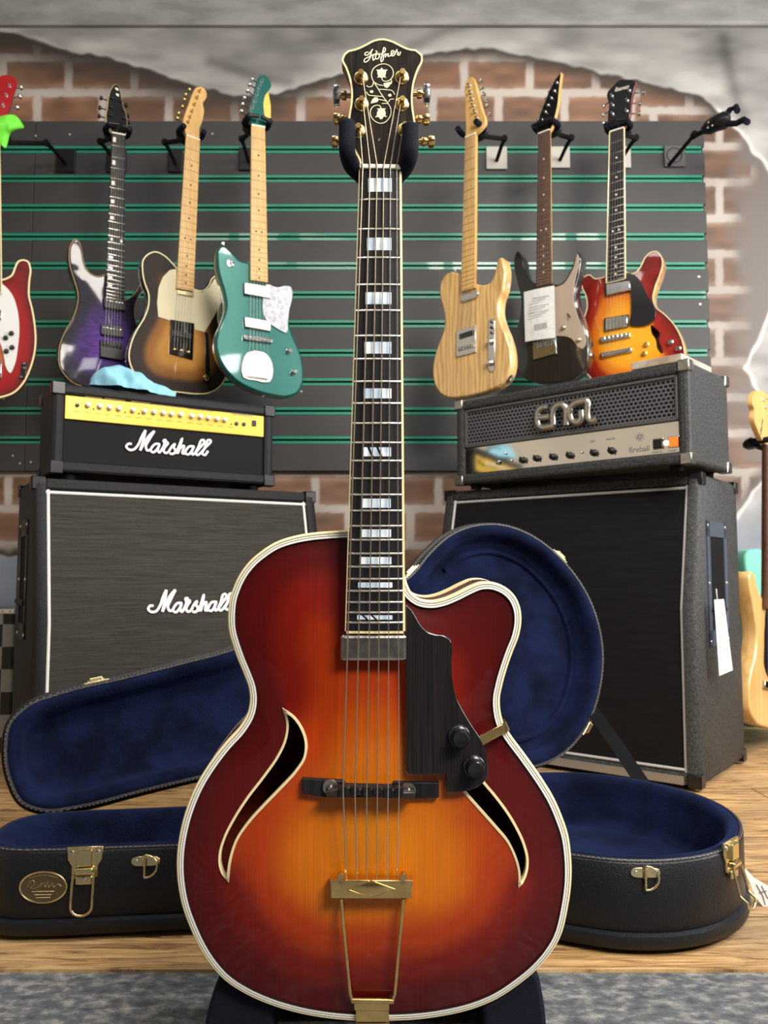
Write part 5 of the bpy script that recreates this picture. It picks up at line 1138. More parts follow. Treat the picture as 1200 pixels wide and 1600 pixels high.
def latch(M, parent, ring_=True, tiltr=0):
    mb = MB(); P = [(-.030, 0), (.030, 0), (.029, -.022), (.022, -.034), (.022, -.052), (.008, -.060), (-.008, -.060), (-.022, -.052), (-.022, -.034), (-.029, -.022)]
    P = [(x * .82, z * .8) for x, z in P]
    mb.slab(P, -.003, .0005, .0008); mb.box(-.011, .011, -.009, -.002, -.026, -.003, r=.0015); mb.box(-.013, .013, -.012, -.003, -.036, -.028, r=.002)
    mb.box(-.012, .012, -.007, -.002, -.052, -.04, r=.002)
    o = mb.build('latch', M_BRASS, parent); o.matrix_local = M
    for q in ((-.018, -.008), (.018, -.008), (0, -.044)):
        s = MB(); s.cyl((q[0], -.003 if q[0] else -.007, q[1]), (0, -1, 0), [(.0035, 0), (.003, .0015), (.001, .002)], 10); s.build('rivet', M_SCREW, o)
    mb = MB(); w_ = .0145; zb = -.086
    P = [(-w_, -.011, -.036)] + [(-w_, -.011 - .002 * k, -.04 - .008 * k) for k in range(5)] + [(-w_ * math.cos(q), -.019 - tiltr * .01, zb + .008 - .012 * math.sin(q)) for q in [math.pi * k / 8 for k in range(9)]] + [(w_, -.011 - .002 * k, -.04 - .008 * k) for k in range(4, -1, -1)] + [(w_, -.011, -.036)]
    mb.tube(P, .0019, 8); mb.build('latch_loop', M_BRASS, o)
    return o
def dring(M, parent):
    mb = MB(); mb.slab(cr([(-.013, .0065), (0, .0065), (.013, .0065), (.019, .004), (.0205, 0), (.019, -.004), (.013, -.0065), (0, -.0065), (-.013, -.0065), (-.019, -.004), (-.0205, 0), (-.019, .004)], 2), -.0022, .0005, .0006); mb.tube([(-.001, -.003, .009), (-.001, -.003, -.007)], .0032, 8)
    o = mb.build('d_ring', M_BRASS, parent); o.matrix_local = M
    for x in (-.013, .013):
        s = MB(); s.cyl((x, -.002, 0), (0, -1, 0), [(.003, 0), (.0024, .0015)], 10); s.build('rivet', M_SCREW, o)
    mb = MB(); P = [(-.001, -.005, .010), (-.001, -.005, -.022)] + [(.017 * math.sin(q) * 1.0 - .001 + .001, -.006, -.006 - .016 * math.cos(q)) for q in [math.pi * k / 8 for k in range(9)]]
    mb.tube(P, .0017, 8, closed=False); mb.build('ring', M_BRASS, o)
latch(shell_frame(134, 1322), sh)
dring(shell_frame(228, 1345), sh); dring(shell_frame(1008, 1363), sh)
Mr = shell_frame(1140, 1312); latch(Mr, sh, tiltr=1)
# oval badge
Mb_ = shell_frame(69, 1385)
mb = MB(); el = [(.033 * math.cos(q), .0215 * math.sin(q)) for q in [2 * math.pi * k / 40 for k in range(40)]]
mb.slab(el, -.003, .0005, .001); bd = mb.build('badge', mk('aged_brass', (.16, .12, .06), .4, .8), sh); bd.matrix_local = Mb_
mb = MB(); mb.tube([(a, -.003, b_) for a, b_ in el], .0012, 6, closed=True)
for s_ in ([(-.022, .001), (-.016, .010), (-.012, .006), (-.018, -.001), (-.008, .0), (-.003, .006)], [(-.004, .0), (.0, .007), (.003, 0), (.006, .008), (.008, 0), (.012, .006)], [(.012, .006), (.015, .0), (.020, .004), (.025, .001)], [(-.02, .013), (0, .017), (.02, .013)]):
    mb.tube([(a, -.0032, b_) for a, b_ in cr(s_, 4, False)], .0008, 5)
for z, w_ in ((-.006, .016), (-.0105, .012), (-.0145, .010)): mb.tube([(-w_, -.003, z), (w_, -.003, z)], .0006, 4)
bl = mb.build('badge_relief', M_BRASS, bd)
# catches on the lid edge
LM = MLID.inverted()
def lid_catch(px, py):
    d = LM.to_3x3() @ ray(px, py); o_ = LM @ CAM; t = -o_.z / d.z; q = o_ + d * t
    P = np.array(AX); i = int(np.argmin(((P - np.array((q.x, q.y))) ** 2).sum(1))); a = Vector((*AX[i], 0)); tn = (Vector((*AX[(i + 1) % len(AX)], 0)) - Vector((*AX[i - 1], 0))).normalized(); n_ = Vector((tn.y, -tn.x, 0))
    mb = MB(); mb.box(-.021, .021, -.0005, .0022, -.018, .000, r=.0006); mb.box(-.011, .011, .001, .009, -.012, -.001, r=.0012); mb.box(-.015, -.010, .001, .005, -.010, -.002); mb.box(.010, .015, .001, .005, -.010, -.002)
    o = mb.build('lid_catch', M_BRASS, sl_); M = Matrix.Identity(4)
    for j in range(3): M[j][0] = tn[j]; M[j][1] = n_[j]; M[j][2] = (0, 0, 1)[j]
    M.translation = a; o.matrix_local = M
for q in ((152, 1080), (656, 912), (886, 858), (932, 1142)): lid_catch(*q)
# strap between lid and case body
A_ = Vector((*[p_ for p_ in AX][0], 0))
def proj_(P):
    d_ = Vector(P) - CAM; f_ = d_.dot(FW); return 600 + FPX * d_.dot(RT) / f_, 800 - FPX * d_.dot(UP) / f_
def nearest_(M, z, px, py):
    c_ = [M @ Vector((a_, b_, z)) for a_, b_ in inset(AX, .006)]
    return min(c_, key=lambda P_: (proj_(P_)[0] - px) ** 2 + (proj_(P_)[1] - py) ** 2)
a1 = nearest_(MLID, -.004, 930, 1110); b1 = nearest_(MBASE, -.004, 1004, 1210)
mb = MB(); wv = Vector((.013, 0, .004)); th = Vector((0, .001, 0)); c1 = (a1 + b1) / 2 + Vector((.004, -.0, -.004))
mb.loft([[p_ - wv / 1, p_ + wv / 1, p_ + wv + th * 2, p_ - wv + th * 2] for p_ in (a1, c1, b1)]); o = mb.build('lid_strap', mk('black_webbing', (.006, .006, .007), .8, spec=.1, bump=.6, bscale=300), hc); o.matrix_local = Mi

# paper tag at the right end of the case
pt2 = Frame(at(1170, 1372, 1.33), 10)
tg = thing('price_tag', 'white paper price tag hooked on the latch at the right end of the open case', 'price tag', pt2)
mb = MB(); P = [(1160, 1352), (1178, 1371), (1200, 1384), (1214, 1391), (1214, 1432), (1196, 1422), (1180, 1400)]
mb.slab(pt2.uvs(P), 0, .0008); mb.build('card', M_PAPER, tg)
mb = MB()
for s_ in ([(1182, 1382), (1192, 1400), (1196, 1414)], [(1190, 1384), (1200, 1404)], [(1186, 1395), (1198, 1392)]): mb.tube([pt2.p(a, b_, .001) for a, b_ in s_], .0007, 5)
mb.build('handwriting', M_INK, tg)
mb = MB(); mb.tube([pt2.p(a, b_, h_) for a, b_, h_ in ((1148, 1338, .01), (1154, 1346, .012), (1163, 1357, .002))], .001, 6); mb.build('string_loop', M_WHITEC, tg)

# ------------------------------------------------------------------ checkered cabinet and mint box
mck, nt, b = _new('black_white_checks'); t_ = nt.nodes.new('ShaderNodeTexCoord'); ck = nt.nodes.new('ShaderNodeTexChecker'); ck.inputs['Scale'].default_value = 1 / .066
mpn = nt.nodes.new('ShaderNodeMapping'); mpn.inputs['Location'].default_value = (.033, .0005, .021); L(nt, t_.outputs['Object'], mpn.inputs[0]); L(nt, mpn.outputs[0], ck.inputs['Vector']); ck.inputs['Color1'].default_value = (.25, .25, .235, 1); ck.inputs['Color2'].default_value = (.008, .008, .009, 1); L(nt, ck.outputs[0], b.inputs['Base Color']); b.inputs['Roughness'].default_value = .4
pk = at(21, 1000, 2.45); cz = at(10, 953, 2.45).z
chk = thing('checkered_cabinet', 'black and white checkered cabinet at the far left behind the speaker cabinet', 'cabinet', loc=(pk.x, 2.45, 0))
mb = MB(); mb.box(-.42, 0, 0, .26, 0.0, cz, r=.006); mb.build('body', mck, chk)
mb = MB(); mb.box(-.05, .003, -.003, .03, cz - .012, cz + .004, r=.003); mb.build('corner_cap', M_CHROME, chk)
for x in (-.012, -.035):
    mb = MB(); mb.cyl((x, -.003, cz - .004), (0, -1, 0), [(.004, 0), (.003, .002)], 8); mb.build('screw', M_SCREW, chk)
pm = at(1196, 900, 2.9); pz = at(1180, 859, 2.9).z
mb = MB(); o2 = cr([(-.086, 0), (0.004, 0), (.006, pz * .3), (.004, pz - .1), (-.004, pz - .035), (-.026, pz - .003), (-.06, pz), (-.08, pz - .006), (-.088, pz - .1)], 4, True, (0, 1)); mb.slab(o2, -.04, .05, .008)
o = mb.build('storage_case', mk('mint_green', (.2, .62, .48), .4)); o.location = (pm.x, 2.9, .001); tag(o, 'mint green rounded case standing against the wall behind the pale natural guitar', 'case')

# ------------------------------------------------------------------ the archtop guitar
AF = Frame(at(588, 1250, .905), 2.0, 2.5)
g = thing('archtop_guitar', 'large red and amber sunburst archtop guitar in front, black pickguard and gold tailpiece', 'guitar', AF)
BODY = [(545, 828.7), (514, 830.2), (486, 832.8), (460, 837.5), (429, 848), (410, 860), (391, 876), (376, 895), (365, 917), (359, 936), (356.5, 959), (357.5, 985), (363, 1006), (372, 1032), (382, 1056), (388.4, 1074), (390.5, 1092), (387.5, 1112), (375, 1135), (352.5, 1160), (327.5, 1192.5), (307.5, 1225), (292.5, 1260), (282.5, 1295), (277.5, 1325), (276, 1352), (278, 1382), (285, 1417), (297, 1450), (311, 1480), (329, 1508), (351, 1532), (383, 1553), (420, 1569.5), (463, 1582.5), (505, 1590.5), (553, 1595), (607, 1595.5), (655, 1593), (697, 1587), (740, 1576.5), (777, 1561), (809, 1540), (836, 1518), (857, 1495), (874, 1468), (887.5, 1418), (893, 1373), (892, 1335), (887.5, 1304), (878, 1275.5), (865.5, 1247), (850, 1221), (834, 1197.5), (815.5, 1172), (797, 1147), (786, 1128), (781.5, 1108), (781, 1090), (784.5, 1072), (792, 1045), (801, 1019), (810, 996), (814.5, 972), (812.5, 949), (803.5, 930), (788, 916.5), (768, 909.5), (750, 910), (731, 917.5), (710, 928), (691, 935.5), (673, 938.5), (655, 935), (643, 926), (636, 912), (632, 895), (629, 874), (620, 850), (600, 834), (575, 829.5)]
FL = [(440.8, 1107), (460, 1118.8), (475, 1140), (480.5, 1160), (477.5, 1182.5), (465, 1202.5), (440, 1230), (415, 1256), (390, 1284), (372.5, 1310), (362.5, 1340), (357, 1378), (347.5, 1370), (340.8, 1355), (340.5, 1337.5), (347.5, 1312.5), (362.5, 1282.5), (385, 1247.5), (410, 1215), (432.5, 1182.5), (443.8, 1157.5), (447, 1132.5)]
FRr = [(810, 1387.5), (808, 1357), (801.5, 1335), (790.6, 1313), (775, 1294), (753, 1269), (726.6, 1239), (705, 1213), (693, 1187), (689, 1160), (693, 1142), (702, 1127), (714, 1117), (718, 1134), (724, 1159), (737, 1187), (756, 1221), (775, 1244), (793.8, 1269), (809, 1294), (822, 1322.5), (827.5, 1347.5), (825, 1366), (818, 1380)]
MAIN = burst('archtop_sunburst', [(0, (.045, .0008, .001)), (.12, (.075, .001, .001)), (.26, (.16, .005, .001)), (.42, (.36, .034, .001)), (.60, (.55, .135, .001)), (.86, (.62, .225, .002))], .21, rough=.1, grain=.10, gs=(260, 2, 3), coat=.45)
fl = ccw(cr(AF.uvs(FL, .009), 5, True, (0, 11))); fr2 = ccw(cr(AF.uvs(FRr, .009), 5, True, (0, 12)))
M_SIDE = mk('flamed_side', (.12, .012, .008), .2, col2=(.2, .03, .012), nscale=20, stretch=(1, 1, 3), coat=1)
M_INN = mk('inner_wood', (.03, .014, .008), .8)
o, mb, E, hh = guitar_body(AF, BODY, .085, rim=.002, dome=.019, dome_w=.115, holes=[inset(fl, .0022), inset(fr2, .0022)], grid=.0085, back_dome=.015, sub=4)
body = mb.build('body', [MAIN, M_SIDE, M_INN], g, attr=E)
def bindmat():
    m, nt, b = _new('ply_binding'); a = nt.nodes.new('ShaderNodeAttribute'); a.attribute_name = 'edge'; r = nt.nodes.new('ShaderNodeValToRGB'); r.color_ramp.interpolation = 'CONSTANT'
    mu = nt.nodes.new('ShaderNodeMath'); mu.operation = 'DIVIDE'; mu.inputs[1].default_value = .0085; L(nt, a.outputs['Fac'], mu.inputs[0]); L(nt, mu.outputs[0], r.inputs[0])
    W_, K_, Cc_ = (.80, .78, .70, 1), (.01, .01, .012, 1), (.80, .70, .42, 1); e = r.color_ramp.elements; e[0].position = 0; e[0].color = Cc_; e[1].position = .30; e[1].color = K_
    for p_, c_ in ((.38, W_), (.58, K_), (.65, W_), (.90, K_)): x = e.new(p_); x.color = c_
    L(nt, r.outputs[0], b.inputs['Base Color']); b.inputs['Roughness'].default_value = .25; b.inputs['Coat Weight'].default_value = .6; return m
mb = MB(); Eb = []; prof = [(-.0003, .010), (-.0003, .001), (.0008, -.0010)] + [(.0008 + .0077 * k / 8, -.0012 - .0001 * k) for k in range(1, 9)] + [(.0086, .0015)]
mb.loft([[(a, y - float(hh(np.array(max(i, 0)))), b_) for a, b_ in inset(o, i)] for i, y in prof], False, False); Eb = [max(i, 0) for i, y in prof for _ in o]
mb.build('binding', bindmat(), g, attr=Eb)
mb = MB(); mb.loft([[(a, y, b_) for a, b_ in inset(o, i)] for i, y in ((.004, .0855), (-.0004, .085), (-.0004, .079), (.001, .0785))], False, False); mb.build('back_binding', M_CREAM, g)
for q in (fl, fr2):
    h_ = hh(None, q); i_ = inset(q, .0024); hi_ = hh(None, i_); mb = MB(); o_ = inset(q, -.0004)
    mb.loft([[(a, -z, b_) for (a, b_), z in zip(o_, h_)], [(a, -z - .0010, b_) for (a, b_), z in zip(q, h_)], [(a, -z - .0010, b_) for (a, b_), z in zip(i_, hi_)], [(a, -z + .006, b_) for (a, b_), z in zip(i_, hi_)]], False, False)
    mb.build('f_hole_binding', M_CREAM, g)

# neck and fretboard
h0, h1 = .012, .030
def hf(py): return h0 + (h1 - h0) * (py - 262) / (987 - 262)
NL, NR, EL, ER = (563.5, 264), (625, 264), (541.5, 986), (630.5, 986)
a = Vector(AF.p(*NL, h0)); b_ = Vector(AF.p(*NR, h0)); c = Vector(AF.p(*EL, h1)); d = Vector(AF.p(*ER, h1))
mb = MB(); rings = []
for i in range(11):
    t = i / 10 * .99; l = a.lerp(c, t); r = b_.lerp(d, t); ct = (l + r) / 2; hw = (r - l) / 2 * .98; dep = .019 + .004 * t
    if t > .82: dep = .03
    rings.append([ct + hw * math.cos(q) + Vector((0, .006 + math.sin(q) * dep, 0)) for q in [math.pi * k / 12 for k in range(13)]])
mb.loft(rings); mb.build('neck', M_SIDE, g)
mb = MB(); rings = []
for i in range(9):
    t = i / 8; l = a.lerp(c, t); r = b_.lerp(d, t); arc = [l.lerp(r, k / 8) - Vector((0, .0016 * (1 - (k / 4 - 1) ** 2), 0)) for k in range(9)]
    rings.append(arc + [r + Vector((0, .0065, 0)), l + Vector((0, .0065, 0))])
mb.loft(rings); fbm = mb.build('fretboard', M_EBONY, g)
def acr(py, u, dh=0):
    t = (py - 264) / (986 - 264); return a.lerp(c, t).lerp(b_.lerp(d, t), u) - Vector((0, .0016 * (1 - (2 * u - 1) ** 2) + dh, 0))
FY = [314.6, 362.2, 408, 451, 492, 532, 568.5, 603.7, 637.8, 668.8, 698.8, 726.8, 754, 779, 803.4, 826.8, 848, 868.8, 888.8, 907.3, 925.4, 942.4, 957.8, 973]
for y in FY:
    mb = MB(); mb.tube([acr(y, u, .0003) for u in (0, .2, .4, .6, .8, 1)], .00115, 6); mb.build('fret', M_STEEL, fbm)
mb = MB()
for s, p0, p1 in ((-1, a, c), (1, b_, d)): mb.loft([[q + Vector((-.0006, -.0007, 0)), q + Vector((s * .0018, -.0005, 0)), q + Vector((s * .0018, .0066, 0)), q + Vector((-.0006, .0066, 0))] for q in (p0, p1)])
mb.loft([[q + Vector((0, -.0018 + .001 * abs(k), .0)), q + Vector((0, -.0018 + .001 * abs(k), -.0025)), q + Vector((0, .0066, -.0025)), q + Vector((0, .0066, 0))] for k, q in ((-1, c), (0, (c + d) / 2), (1, d))])
mb.build('fretboard_binding', M_CREAM, fbm)
INL = [(575, 612, 280, 302), (573, 611.5, 376, 396), (571, 611.5, 463, 482), (569.5, 611.5, 541.5, 560), (568, 611.5, 614.5, 630), (566.5, 611, 706, 720), (565, 610.5, 785, 799), (563.5, 611, 832, 844), (562, 611.5, 874, 885), (559.5, 613, 912.5, 920.5), (558, 613, 962, 968.5)]
for k, (x0, x1, y0, y1) in enumerate(INL):
    def uu(x, y): t = (y - 264) / 722; xl = 563.5 + (541.5 - 563.5) * t; xr_ = 625 + 5.5 * t; return (x - xl) / (xr_ - xl)
    mb = MB(); segs = [(x0, x1)] if k not in (5, 10) else [(x0, x0 + 10), (x0 + 14, x0 + 24), (x0 + 28, x1)]
    for s0, s1 in segs:
        sk = 4 if len(segs) > 1 else 0
        top_ = [acr(y0, uu(s0, y0) - (0 if s0 == x0 else .04), .0003), acr(y0, uu(s1, y0) - (0 if s1 == x1 else .04), .0003)]; bot_ = [acr(y1, uu(s1, y1) + (0 if s1 == x1 else .04), .0003), acr(y1, uu(s0, y1) + (0 if s0 == x0 else .04), .0003)]
        ut0, ut1 = uu(s0, y0) - (0 if s0 == x0 else .04), uu(s1, y0) - (0 if s1 == x1 else .04); ub0, ub1 = uu(s0, y1) + (0 if s0 == x0 else .04), uu(s1, y1) + (0 if s1 == x1 else .04)
        tt = [acr(y0, ut0 + (ut1 - ut0) * j / 6, .0003) for j in range(7)] + [acr(y1, ub1 + (ub0 - ub1) * j / 6, .0003) for j in range(7)]
        mb.add(tt, [(j, j + 1, 12 - j, 13 - j) for j in range(6)])
    mb.build('inlay', M_PEARL, fbm)
mb = MB(); n1 = acr(258, 0); n2 = acr(258, 1); q0 = Vector(AF.p(562, 266, .016)); mb.box(n1.x - .0015, n2.x + .0015, -.0155, -.004, acr(265, .5).z, acr(258, .5).z, r=.001); mb.build('nut', M_WHITEC, g)
# headstock
HS = [(597, 60.4), (612, 63.6), (628, 71.5), (640, 76.3), (650, 77.6), (660, 86), (660.5, 95), (654, 109), (648, 127), (645, 147), (645.5, 168), (648, 185), (650, 202), (646, 222), (634, 240), (627, 252), (625.5, 260), (563.5, 260), (561, 250), (554, 237), (547, 220), (543.6, 200), (545, 180), (548.2, 160), (548.4, 140), (545, 121), (540, 107), (534, 93), (537, 85), (544, 79), (556, 76.2), (570, 70), (584, 62.8)]
HH = .009
ho = ccw(cr(AF.uvs(HS, HH), 4, True, (4, 5, 16, 17, 28, 29))); mb = MB(); mb.slab(ho, -HH, -HH + .017, .0008, 0, 1)
M_HEAD = wood('headstock_veneer', (.006, .005, .004), (.03, .022, .015), (70, 70, 5), rough=.12, coat=1)
hd = mb.build('headstock', [M_HEAD, M_SIDE], g)
edgering(hd, ho, .0020, -HH + .001, 'headstock_binding', M_CREAM, .0016)
HM = mk('mother_of_pearl_cream', (.85, .78, .52), .25, coat=.6)
strokes(AF, [[(235, 248), (160, 268), (148, 308), (200, 322), (270, 262), (335, 180), (300, 240), (272, 370), (205, 465), (140, 482), (138, 430), (220, 370), (300, 330), (370, 300)], [(400, 215), (430, 235), (400, 290), (345, 330), (335, 400), (345, 440), (395, 400)], [(440, 288), (400, 350), (418, 412), (468, 392), (490, 330), (455, 290), (505, 300)], [(505, 305), (590, 260), (632, 170), (605, 140), (575, 210), (560, 300), (525, 440), (535, 475), (575, 430), (585, 330)], [(585, 330), (640, 285), (625, 372), (672, 292), (700, 290), (688, 345), (725, 348)], [(725, 348), (800, 290), (830, 225), (790, 215), (768, 290), (790, 340), (845, 312)], [(845, 312), (905, 185), (895, 235), (935, 260), (912, 305), (945, 322), (990, 240)], [(452, 262), (456, 264)], [(492, 258), (496, 260)]], 15, 560, 65, HH + .0006, .00065, 'logo', HM, hd, sub=4, n=6)
VINE = [(480, 400), (500, 465), (580, 490), (680, 450), (740, 370), (755, 270), (700, 150), (600, 85), (500, 75), (380, 110), (280, 190), (235, 300), (250, 420), (290, 500), (400, 680), (500, 840), (620, 1000), (690, 1130), (700, 1250), (650, 1370), (560, 1460), (440, 1490), (320, 1440), (230, 1340), (205, 1220), (250, 1110), (340, 1060), (430, 1070), (470, 1140)]
strokes(AF, [VINE, [(110, 590), (180, 625), (250, 600), (285, 500)], [(300, 510), (400, 570), (520, 590)], [(400, 680), (600, 690), (740, 720), (790, 810)], [(110, 740), (160, 810), (300, 835), (500, 850)], [(410, 920), (520, 940), (600, 970)], [(480, 1020), (560, 1015), (620, 1020)], [(640, 980), (680, 920), (770, 915)], [(700, 450), (715, 500), (690, 560)]], 15.24, 565, 95, HH + .0005, .00055, 'vine_inlay', HM, hd, sub=3, n=5)
for P in ([(480, 165), (515, 215), (620, 215), (580, 250), (580, 310), (555, 365), (590, 405), (530, 395), (475, 410), (430, 395), (365, 405), (400, 370), (375, 310), (375, 250), (345, 215), (440, 215)], [(460, 1395), (500, 1380), (520, 1330), (605, 1340), (565, 1300), (575, 1240), (545, 1170), (580, 1135), (520, 1140), (465, 1130), (420, 1140), (360, 1140), (400, 1175), (365, 1240), (365, 1300), (320, 1345), (410, 1340), (430, 1385)], [(520, 540), (600, 525), (710, 500), (660, 610), (600, 650), (540, 620)], [(215, 1020), (250, 930), (310, 870), (380, 880), (405, 940), (370, 985), (300, 1000)], [(195, 735), (215, 710), (260, 705), (285, 735), (265, 765), (215, 765)], [(630, 825), (645, 795), (690, 790), (715, 820), (695, 855), (650, 855)]):
    mb = MB(); mb.slab(AF.uvs(crop(P, 15.24, 565, 95), HH + .0005), -HH - .0009, -HH, 0); mb.build('flower_inlay', HM, hd)
# tuners
TU = [((564, 122), (526, 140), 1), ((565, 163), (526, 177), 0), ((560, 205), (523, 213), 0), ((628, 121), (668, 138), 1), ((628, 163), (667, 178), 0), ((632, 203), (675, 213), 0)]
for (post, but, big) in TU:
    P = Vector(AF.p(*post, HH)); mb = MB(); mb.cyl((P.x, -HH, P.z), (0, -1, 0), [(.0080, 0), (.0078, .0010), (.0066, .0018), (.0032, .002), (.0027, .005), (.0027, .010), (.0034, .0115), (.0028, .0135)], 16)
    B = Vector(AF.p(*but, 0)); B.y = .012; s = 1 if B.x > P.x else -1; A2 = Vector((P.x + s * .018, .012, B.z)); mb.box(P.x - .008, P.x + .008, .008, .016, B.z - .007, P.z + .008, r=.001); mb.tube([(P.x, .012, B.z), B], .0028, 8); mb.cyl(B - Vector((s * .011, 0, 0)), (s, 0, 0), [(.0045, 0), (.0055, .002), (.0045, .006)], 10)
    tn = mb.build('tuner', M_GOLD, g)
    mb = MB(); hz_ = .014 if big else .0068; 
    el = [(math.cos(q), math.sin(q)) for q in [2 * math.pi * k / 16 for k in range(16)]]
    mb.loft([[(B.x + dx_, B.y + cc * ry * (.55 if big else .9), B.z + ss * ry * 1.0 * (hz_ / .009)) for cc, ss in el] for dx_, ry in ((-s * .004, .004), (-s * .003, .0085), (0, .0092), (s * .003, .0085), (s * .0045, .004))]); mb.build('tuner_button', M_CHROME if big else M_GOLD, tn)
# strings
SN = [566.5, 578, 589, 599.5, 610, 620]; SE = [544.5, 562, 577.6, 592.7, 607.8, 622.4]; SB = [536, 554.6, 573, 589.6, 606.4, 623.6]; ST = [541.3, 557.3, 573, 588.3, 604.4, 620]
posts = [(560, 205), (565, 163), (564, 122), (628, 121), (628, 163), (632, 203)]
for i in range(6):
    pts = [Vector(AF.p(posts[i][0] + (2.5 if i < 3 else -2.5), posts[i][1], HH + .009)), Vector(AF.p(SN[i], 258.5, .0165)), Vector(AF.p(SN[i], 262, .0165)), Vector(AF.p(SB[i], 1236, .044)), Vector(AF.p(ST[i], 1376, .030))]
    mb = MB(); mb.tube(pts, [.00055, .00085 - .00005 * i] + [.00085 - .00007 * i] * 3, 6); mb.build('string', M_BRONZE if i < 4 else M_STEEL, g)
# pickup
mb = MB(); q = AF.uvs([(532, 992), (636, 992), (635, 1033), (533, 1031)], .030); xs = [p_[0] for p_ in q]; zs = [p_[1] for p_ in q]
mb.box(min(xs), max(xs), -.030, -.013, min(zs), max(zs), r=.0035); mb.build('pickup', M_NICKEL, g)
# pickguard
PG = [(633.5, 944), (641, 951), (648.5, 962), (658, 978), (670, 988), (683, 991.7), (695, 993.5), (704, 1001), (706.5, 1015), (705.7, 1040), (707.7, 1066.7), (713, 1090), (723, 1110), (736.7, 1133), (750, 1153), (760, 1180), (762.7, 1200), (760, 1216.7), (750, 1228), (733, 1235), (720, 1238.3), (698, 1238.3), (698, 1210.5), (641, 1210), (635, 1204), (633.5, 1033)]
pg = cr(AF.uvs(PG, .027), 4, True, (0, 21, 22, 23, 24, 25)); mb = MB(); mb.slab(pg, -.027, -.0225, .001, 0, 1)
M_PG = wood('ebony_guard', (.005, .0048, .006), (.018, .015, .016), (160, 160, 2.5), rough=.4)
M_PG.node_tree.nodes['Principled BSDF'].inputs['Specular IOR Level'].default_value = .22
pgo = mb.build('pickguard', [M_PG, M_BLACKG], g)
for q in ((717, 1150), (740, 1197)):
    P = AF.p(*q, .027); mb = MB(); mb.cyl(P, (0, -1, 0), [(.0125, 0), (.0120, .003), (.0108, .0045), (.0092, .0052), (.0088, .014), (.0078, .0165), (.0065, .0162)], 24); mb.build('knob', mk('knob_black', (.008, .008, .01), .22), pgo)
mb = MB(); BR = AF.uvs([(746, 1151), (784, 1131.5), (788, 1145.5), (754, 1164)], .021); mb.slab(BR, -.0225, -.0205, .0004)
B2 = [AF.p(784, 1131.5, .0225), AF.p(788, 1145.5, .0225), AF.p(795.5, 1141, .001), AF.p(789, 1127, .001)]; B2b = [(x + .0012, y + .001, z) for x, y, z in B2]; mb.loft([B2, B2b]); B3 = [B2[3], B2[2], (B2[2][0], .03, B2[2][2]), (B2[3][0], .03, B2[3][2])]; mb.loft([B3, [(x + .0012, y, z) for x, y, z in B3]])
mb.build('guard_bracket', M_GOLD, g)
# bridge
bs = MB(); q = AF.uvs(crop([(60, 85), (385, 100), (402, 128), (768, 136), (775, 110), (1130, 115), (1130, 230), (940, 236), (600, 228), (240, 228), (60, 195)], 5, 460, 1200), .024); bs.slab(q, -.025, -.0150, .0008); brd = bs.build('bridge_base', M_EBONY, g)
mb = MB(); q = AF.uvs(crop([(300, 175), (380, 158), (430, 150), (500, 162), (600, 165), (690, 165), (760, 170), (850, 190), (945, 190), (945, 235), (900, 248), (850, 240), (740, 240), (600, 222), (500, 215), (400, 232), (250, 228), (240, 195)], 5, 460, 1200), .040); mb.slab(q, -.040, -.031, .001); sd = mb.build('bridge_saddle', mk('saddle_wood', (.02, .014, .012), .4), g)
for i, x in enumerate(SB):
    u, v = AF.uv(x, 1236 + (i > 2), .042); mb = MB(); mb.box(u - .0045, u + .0045, -.0435, -.036, v - (.003 if i % 2 else .006), v + .005, r=.001); mb.build('saddle_block', M_EBONY, sd)
for x, y in ((516, 1231), (638, 1236)):
    P = AF.p(x, y, .03); mb = MB(); mb.cyl((P[0], -.024, P[2]), (0, -1, 0), [(.0025, 0), (.0025, .002), (.0078, .0022), (.0082, .003), (.0082, .0042), (.0078, .005), (.003, .0052), (.0022, .012)], 20); mb.build('thumbwheel', M_NICKEL, g)
# tailpiece
q = AF.uvs([(516, 1377), (645, 1377), (643.5, 1405.5), (517, 1405.5)], .036); mb = MB(); mb.slab(cr(q, 1), -.034, -.022, .001); tp = mb.build('tailpiece', M_GOLD, g)
mb = MB(); dm = AF.uvs([(543, 1391), (580, 1377.5), (617, 1391), (580, 1404.5)], .036); cxy = (sum(p_[0] for p_ in dm) / 4, sum(p_[1] for p_ in dm) / 4); vs = [(x, -.034, z) for x, z in dm] + [(cxy[0], -.0375, cxy[1])]; mb.add(vs, [(0, 1, 4), (1, 2, 4), (2, 3, 4), (3, 0, 4)])
for k in range(4): mb.tube([vs[k], vs[(k + 1) % 4]], .0007, 5)
if True: mb.build('tailpiece_diamond', M_GOLD, tp)
for x in (532, 630):
    P = AF.p(x, 1377, .03); mb = MB(); mb.box(P[0] - .003, P[0] + .003, -.034, -.026, P[2] - .002, P[2] + .008, r=.001); mb.cyl((P[0], -.0345, P[2] + .006), (0, 1, 0), [(.0035, 0), (.004, .002), (.004, .007)], 10); mb.build('string_post', M_GOLD, tp)
for sx_, P in ((-1, [(533, 1404, .028), (536, 1440, .027), (540, 1480, .024), (545, 1530, .018), (547, 1552, .012), (550, 1562, .010), (556, 1564, .010)]), (1, [(630, 1404, .028), (627, 1440, .027), (623, 1480, .024), (619, 1530, .018), (617, 1552, .012), (614, 1562, .010), (608, 1564, .010)])):
    mb = MB(); mb.tube([AF.p(*q) for q in P], .0020, 8); mb.build('tailpiece_rod', M_GOLD, tp)
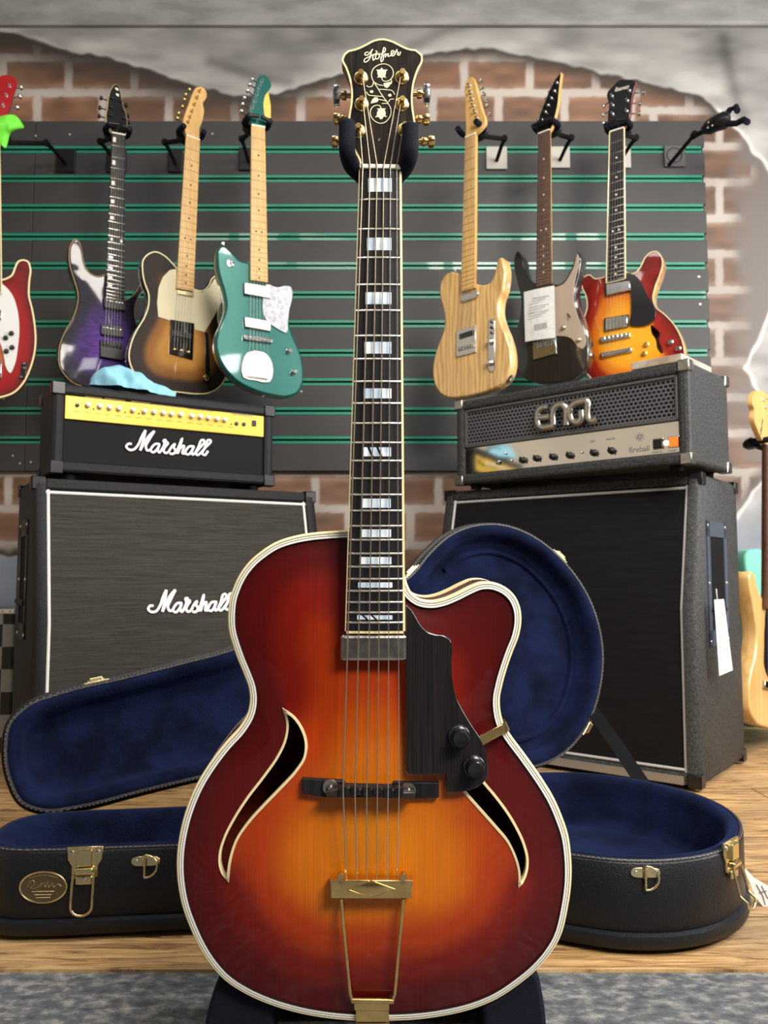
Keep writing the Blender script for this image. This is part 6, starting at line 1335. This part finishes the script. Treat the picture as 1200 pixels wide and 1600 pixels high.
mb = MB(); mb.tube([AF.p(549, 1563, .010), AF.p(615, 1564, .010)], .0030, 10); mb.slab(AF.uvs([(553, 1562), (608, 1563), (608, 1580), (554, 1579)], .008), -.008, -.0062, .0005); mb.slab(AF.uvs([(556, 1578), (608, 1579), (608, 1597.5), (556, 1597)], .0075), -.0075, -.002, .0008)
p0 = AF.p(556, 1597, .003); p1 = AF.p(608, 1597.5, .003); mb.box(p0[0], p1[0], -.006, .04, p0[2] - .002, p0[2]); mb.build('tailpiece_hinge', M_GOLD, tp)
mb = MB(); P = AF.p(592, 196 + 22, HH); mb.cyl((P[0], -HH, P[2]), (0, -1, 0), [(.0015, 0), (.001, .001)], 8); mb.build('cover_screw', M_CHROME, hd)

# ------------------------------------------------------------------ stand of the archtop
SF = AF
sb = AF.mat() @ Vector((0, 0.13, 0)); sbx = sb.x
stn = thing('guitar_stand', 'black floor stand with foam yoke holding the archtop guitar', 'guitar stand', loc=(sbx, 1.04, 0))
Wd = lambda loc: (AF.mat() @ Vector(loc)) - stn.location
for s, P in ((-1, [(542.5, 193), (542.5, 215), (543, 240), (549, 258), (562, 272)]), (1, [(641, 198), (641, 220), (640.5, 242), (634, 260), (622, 274)])):
    hs_ = [.024, .024, .022, .010, -.006]
    Q = [Wd(AF.p(*q, h_)) for q, h_ in zip(P, hs_)]; Q.append(Wd((AF.uv(597, 285, -.04)[0] + s * .012, .045, AF.uv(597, 285, -.04)[1])))
    Q = cr([tuple(q) for q in Q], 5, False); mb = MB(); mb.tube(Q, .0090, 14); mb.cyl(Q[0], Vector(Q[0]) - Vector(Q[1]), [(.009, -.001), (.0088, .001), (.006, .003)], 14); mb.build('foam_pad', M_FOAM, stn)
nb = Wd((AF.uv(597, 285, -.045)[0], .05, AF.uv(597, 285, -.045)[1])); ft = Vector((0, .13, .03))
mb = MB(); mb.tube([nb, Vector((nb.x * .5, .10, .55 * nb.z)), Vector((0, .115, .10))], .011, 12); mb.cyl(nb + Vector((0, .0, -.02)), (0, 0, 1), [(.018, 0), (.02, .02), (.014, .04)], 14); mb.build('pole', M_BLACKM, stn)
for s, P in ((-1, [(424, 1640), (424, 1577), (383, 1560), (353, 1540), (343, 1527), (334, 1545), (324, 1575), (316, 1610), (312, 1640)]), (1, [(757, 1640), (757, 1579), (777, 1569), (809, 1548), (834, 1526), (843, 1532), (851, 1560), (857, 1600), (859, 1640)])):
    fr = Frame(Vector((stn.location.x, .91, 0)), 0); Q = cr(fr.uvs(P), 4, True, (0, 1, 4, 8)); Q = [(x, max(z, -.0035)) for x, z in Q]
    mb = MB(); mb.slab(Q, .012, .135, .005); o = mb.build('padded_foot', M_FOAM, stn); o.matrix_local = Matrix.Translation(fr.O - stn.location)
mb = MB(); mb.box(-.13, .13, -.03, .005, .002, .024, r=.006); mb.box(-.03, .03, -.01, .14, .002, .026, r=.006); mb.box(-.025, .025, .09, .14, .004, .10, r=.01); mb.build('base_bar', M_BLACKM, stn)
